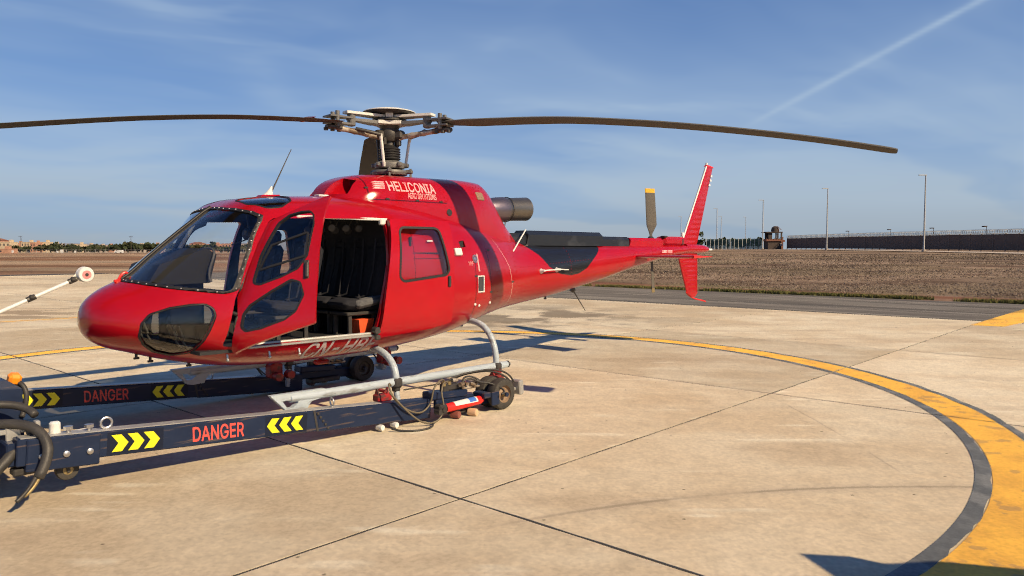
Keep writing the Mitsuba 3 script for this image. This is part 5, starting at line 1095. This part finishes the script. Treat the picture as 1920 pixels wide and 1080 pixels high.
# the town on the left
def house(key, px, wpx, Y, h, m_, label, storeys=2, cols=3, roof=None, ridge=False, group=None):
    X = (px - 960)/FOCAL*Y; w = wpx/FOCAL*Y; k = newkey(key); tag(k, label, 'building', group)
    add(k + '__wall', vbox(X, Y, -.3, w, 9, h + .3), m_)
    add(k + '__parapet', vbox(X, Y, h + .003, w + .3, 9.3, .35), roof or m_)
    if ridge: add(k + '__roof', hull([W(X + a*(w/2 + .3), Y + b*4.8, h + .36) for a in (-1, 1) for b in (-1, 1)] + [W(X + a*w*.25, Y, h + .36 + w*.13) for a in (-1, 1)]), 'brick_brown')
    else: add(k + '__stair_head', vbox(X + w*.2, Y + 1, h + .36, w*.22, 2.5, 1.5), m_)
    for i in range(storeys):
        for j in range(cols):
            cx = X - w/2 + w*(j + .5)/cols; z = (h/storeys)*(i + .32)
            add(k + '__window', vbox(cx, Y - 4.5, z, w/cols*.34, .16, h/storeys*.42), 'window_dark')
TOWN = [(-6, 34, 330, 7.0, 'pink_wall', 'pink building with a dark roof at the far left edge of the picture', 2, 3, 'brick_brown', True), (17, 22, 320, 6.0, 'cream_wall', 'cream house with three windows near the left edge', 2, 3, None, False), (37, 10, 340, 5.6, 'pink_wall', 'narrow pink house right of the cream house at the left', 2, 2, None, False),
        (56, 16, 335, 6.2, 'cream_wall', 'cream house with a stair head, left of the terracotta house', 2, 3, None, False), (70, 10, 330, 5.8, 'pink_wall', 'terracotta house between two cream houses at the left', 2, 2, None, False), (87, 15, 335, 6.2, 'cream_wall', 'long cream house right of the terracotta house', 2, 3, None, False),
        (107, 7, 350, 5.4, 'pale_wall', 'small pale house behind dark trees at the left', 2, 2, None, False), (117, 8, 300, 3.6, 'pale_wall', 'low grey hut in front of the trees', 1, 2, None, False), (151, 13, 360, 5.2, 'cream_wall', 'pale cream house behind the green trees', 2, 3, None, False), (168, 18, 380, 5.0, 'pale_wall', 'long pale building far behind the trees', 1, 4, None, False),
        (190, 16, 390, 4.6, 'pale_wall', 'low pale block left of the white van', 1, 3, None, False), (205, 18, 400, 4.8, 'pink_wall', 'reddish house above the trees left of the thin mast', 1, 3, None, False), (262, 22, 400, 5.2, 'pale_wall', 'pale house above the trees near the windshield', 1, 4, None, False), (292, 20, 390, 5.4, 'pink_wall', 'pink house in the trees seen by the windshield edge', 2, 3, None, False),
        (330, 26, 400, 5.6, 'cream_wall', 'cream building seen through the windshield, on its left', 2, 4, None, False), (372, 24, 395, 5.8, 'pink_wall', 'red-brown house seen through the middle of the windshield', 2, 3, None, True), (404, 22, 400, 5.6, 'pink_wall', 'brick-coloured house seen through the windshield right of the dark tree', 2, 3, None, False), (432, 24, 400, 6.0, 'pink_wall', 'terracotta building seen through the right part of the windshield', 2, 4, None, False), (462, 24, 400, 5.8, 'pale_wall', 'pale building seen at the right edge of the windshield', 2, 4, None, False), (8, 34, 262, 1.9, 'pink_wall', 'low pink garden wall at the far left edge', 1, 1, None, False)]
FAR, UP = 1.7, 1.25
TOWN = [(t_[0], t_[1], t_[2]*FAR, t_[3]*UP, *t_[4:]) for t_ in TOWN]
for t_ in TOWN: house('town_house', *t_)
TPX = [(27, 300, 4.0, 5.5), (44, 300, 4.2, 6.5), (50, 296, 3.8, 5), (78, 298, 4.4, 5), (96, 298, 5.0, 6), (101, 298, 5.6, 6.5), (112, 298, 6.4, 4), (107, 292, 4.2, 6), (124, 300, 5.2, 6.5), (131, 296, 4.8, 6), (138, 298, 5.0, 6), (145, 292, 3.6, 5), (160, 300, 3.9, 6), (170, 300, 4.2, 6), (178, 296, 3.8, 6), (186, 300, 4.6, 6), (195, 300, 3.8, 6), (212, 300, 4.4, 7), (222, 298, 4.6, 6), (232, 296, 5.2, 7), (241, 300, 4.8, 7), (250, 298, 4.9, 7), (259, 300, 3.9, 7), (268, 296, 5.4, 7), (277, 300, 5.6, 7), (287, 298, 4.2, 6), (300, 300, 4.6, 6.5), (311, 298, 4.8, 7), (323, 300, 4.4, 7), (340, 298, 4.2, 6.5), (352, 300, 4.0, 6), (363, 298, 4.6, 7), (384, 300, 4.4, 6), (394, 296, 6.2, 5), (416, 300, 4.0, 6), (428, 300, 3.6, 6), (444, 300, 4.2, 6), (456, 298, 4.0, 6), (474, 300, 4.8, 6)]
TPX = [(a_, b_*FAR, c_*UP, d_*1.45) for a_, b_, c_, d_ in TPX]
USED = set()
def tree_label(px, h, w, tone):
    near = min(TOWN, key=lambda t: abs(t[0] - px)); side = 'left of' if px < near[0] else 'right of'
    size = 'tall' if h > 6.25 else 'low' if h < 5 else 'bushy'
    what = near[5].replace(' at the left', '').replace(' at the far left edge of the picture', '')
    for word in (size, 'rounded', 'spreading', 'uneven', 'full', 'dense'):
        lab = ' '.join(f"{word} {'dark' if tone else 'olive'} green tree just {side} the {what}".split()[:16])
        if lab not in USED: break
    USED.add(lab); return lab
TPX = [q for j, q in enumerate(TPX) if not (q[0] < 300 and j % 4 == 1)]
for j, (px, Y, h, w) in enumerate(TPX):
    tree('roadside_tree', (px - 960)/FOCAL*Y, Y, h, w, 'leaf_dark' if (j*5) % 3 else 'leaf_olive', tree_label(px, h, w, (j*5) % 3), 'trees in front of the far houses', 170, seed=100 + j)
# airfield fence on the left, thin masts, small parked things
k = 'airfield_fence'; tag(k, 'low pale wire fence along the far side of the brown field, on the left', 'fence')
fx = np.arange(-320, -120, 6.0)
for x in fx: add(k + '__post', vbox(x, 459, -.1, .14, .14, 2.4), 'galvanised')
add(k + '__wires', cat_(*[tube([W(-320, 459, z), W(-120, 459, z)], .025, 4) for z in (.4, .8, 1.2, 1.6, 2.0, 2.3)]), 'wire_grey', kind='stuff')
add(k + '__kerb', vbox(-220, 456, -.05, 200, .5, .55), 'track_pale')
def mast(px, Y, h, label, arm=True):
    k = newkey('mast'); p = at(px, Y); tag(k, label, 'mast')
    add(k + '__pole', tube([p - Z_*.1, p + Z_*h], [.14, .09], 8), 'dark_brown', True)
    if arm: add(k + '__crossarm', hull([p + Z_*(h + e) + Wd(a, b, 0) for a in (-1.3, 1.3) for b in (-.1, .1) for e in (-.5, -.2)]), 'dark_brown')
mast(247, 485, 10.8, 'dark mast with a crossarm left of the windshield'); mast(40, 560, 12.2, 'dark mast with a crossarm above the houses at the far left'); mast(41.5, 566, 11.2, 'thin mast beside the dark mast at the far left', False)
for q_, px in enumerate((136, 150, 170, 181, 199, 204)): mast(px, 467, 4.6 + .004*px, f'{ORD[q_]} short thin mast from the left in front of the far trees', False)
for d in list(labels):
    if d.startswith('mast') and 'short thin mast' in labels[d]['label']: labels[d]['group'] = 'short masts in front of the trees'
k = 'white_van'; tag(k, 'small white van parked at the far edge of the field, left of the windshield', 'van')
vx, vy = (224 - 960)/FOCAL*440, 440
add(k + '__body', hull([W(vx + a, vy + b, z) for a, z in ((-2.3, .35), (2.3, .35), (-2.3, 1.0), (2.3, 1.5), (-1.5, 1.9), (2.1, 1.9), (-2.3, 1.2)) for b in (-.85, .85)]), 'white_plastic')
add(k + '__window', vbox(vx - 1.0, vy - .87, 1.25, .8, .05, .45), 'window_dark')
for a in (-1.4, 1.4): add(k + '__wheel', lathe([(0, -.1), (.35, -.1), (.35, .1), (0, .1)], W(vx + a, vy - .80, .35), Wd(0, 1, 0), 16), 'tyre', 30)
for px, row_w, lab in ((25, .9, 'small white marker board near the far left edge of the field'), (142, .8, 'small white marker in the field before the white-fenced trees'), (109, .7, 'small pale marker post in the field left of centre of the far fence'), (117, 1.2, 'small white sign below the low grey hut')):
    k = newkey('marker'); p = at(px, 425); tag(k, lab, 'marker')
    add(k + '__post', vbox((px - 960)/FOCAL*425, 425, -.1, .12, .12, .6), 'galvanised')
    add(k + '__board', vbox((px - 960)/FOCAL*425, 424.9, .45, row_w*1.4, .12, row_w*1.4), 'white_plastic')
# hills on the horizon
hx = np.linspace(-3800, 200, 160); hz = 22 + 48*meshkit.fbm(np.stack([hx*.0016, hx*0, hx*0], -1), 4, 3) - 25*np.clip((hx + 1200)/1400, 0, 1)
rows = []
for q, y in enumerate((4300, 4700, 5200)): rows.append(W(hx, np.full_like(hx, y), hz*(0, .62, 1)[q] + (-3 if q == 0 else 0)))
V = np.vstack(rows); n = len(hx); i = np.arange(n - 1); Fh = np.vstack([np.vstack([np.stack([i + r*n, i + 1 + r*n, i + 1 + (r + 1)*n], 1), np.stack([i + r*n, i + 1 + (r + 1)*n, i + (r + 1)*n], 1)]) for r in (0, 1)])
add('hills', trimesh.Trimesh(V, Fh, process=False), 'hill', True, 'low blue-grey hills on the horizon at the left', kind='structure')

# a canopied tow tractor parked just outside the frame on the right: only its shadow is in view
k = 'tow_tractor'; tag(k, 'tow tractor right of the frame, casting the shadow in the bottom right corner', 'tractor')
kx, ky = (1 - 0)*1.134*1.62, -.927*1.62
roof = [(1.68 + kx, 4.24 + ky), (1.95 + kx, 4.20 + ky), (2.10 + kx, 4.10 + ky), (2.4 + kx, 4.13 + ky), (3.3 + kx, 3.90 + ky), (3.2 + kx, 2.7 + ky), (1.75 + kx, 2.9 + ky), (1.80 + kx, 3.7 + ky)]
rf = prism(roof, 'z', 1.58, 1.64); rf.vertices = np.array([W(*v[:2], v[2]) for v in rf.vertices]); add(k + '__canopy', rf, 'navy_paint')
cx0, cy0 = 2.55 + kx, 3.35 + ky
add(k + '__body', cat_(vbox(cx0 + .5, cy0, .35, 2.2, 1.0, .55)), 'navy_paint'); add(k + '__seat', vbox(cx0, cy0, .9, .5, .6, .12), 'dark_rubber')
for a, b in ((-.5, -.45), (-.5, .45), (.55, -.45), (.55, .45)): add(k + '__pillar', vbox(cx0 + a, cy0 + b, .9, .05, .05, .68), 'dark_metal')
for a, b in ((-.2, -.5), (-.2, .5), (1.2, -.5), (1.2, .5)): add(k + '__wheel', lathe([(0, -.1), (.26, -.1), (.28, 0), (.26, .1), (0, .1)], W(cx0 + a, cy0 + b, .28), Wd(0, 1, 0), 20), 'tyre', 30)
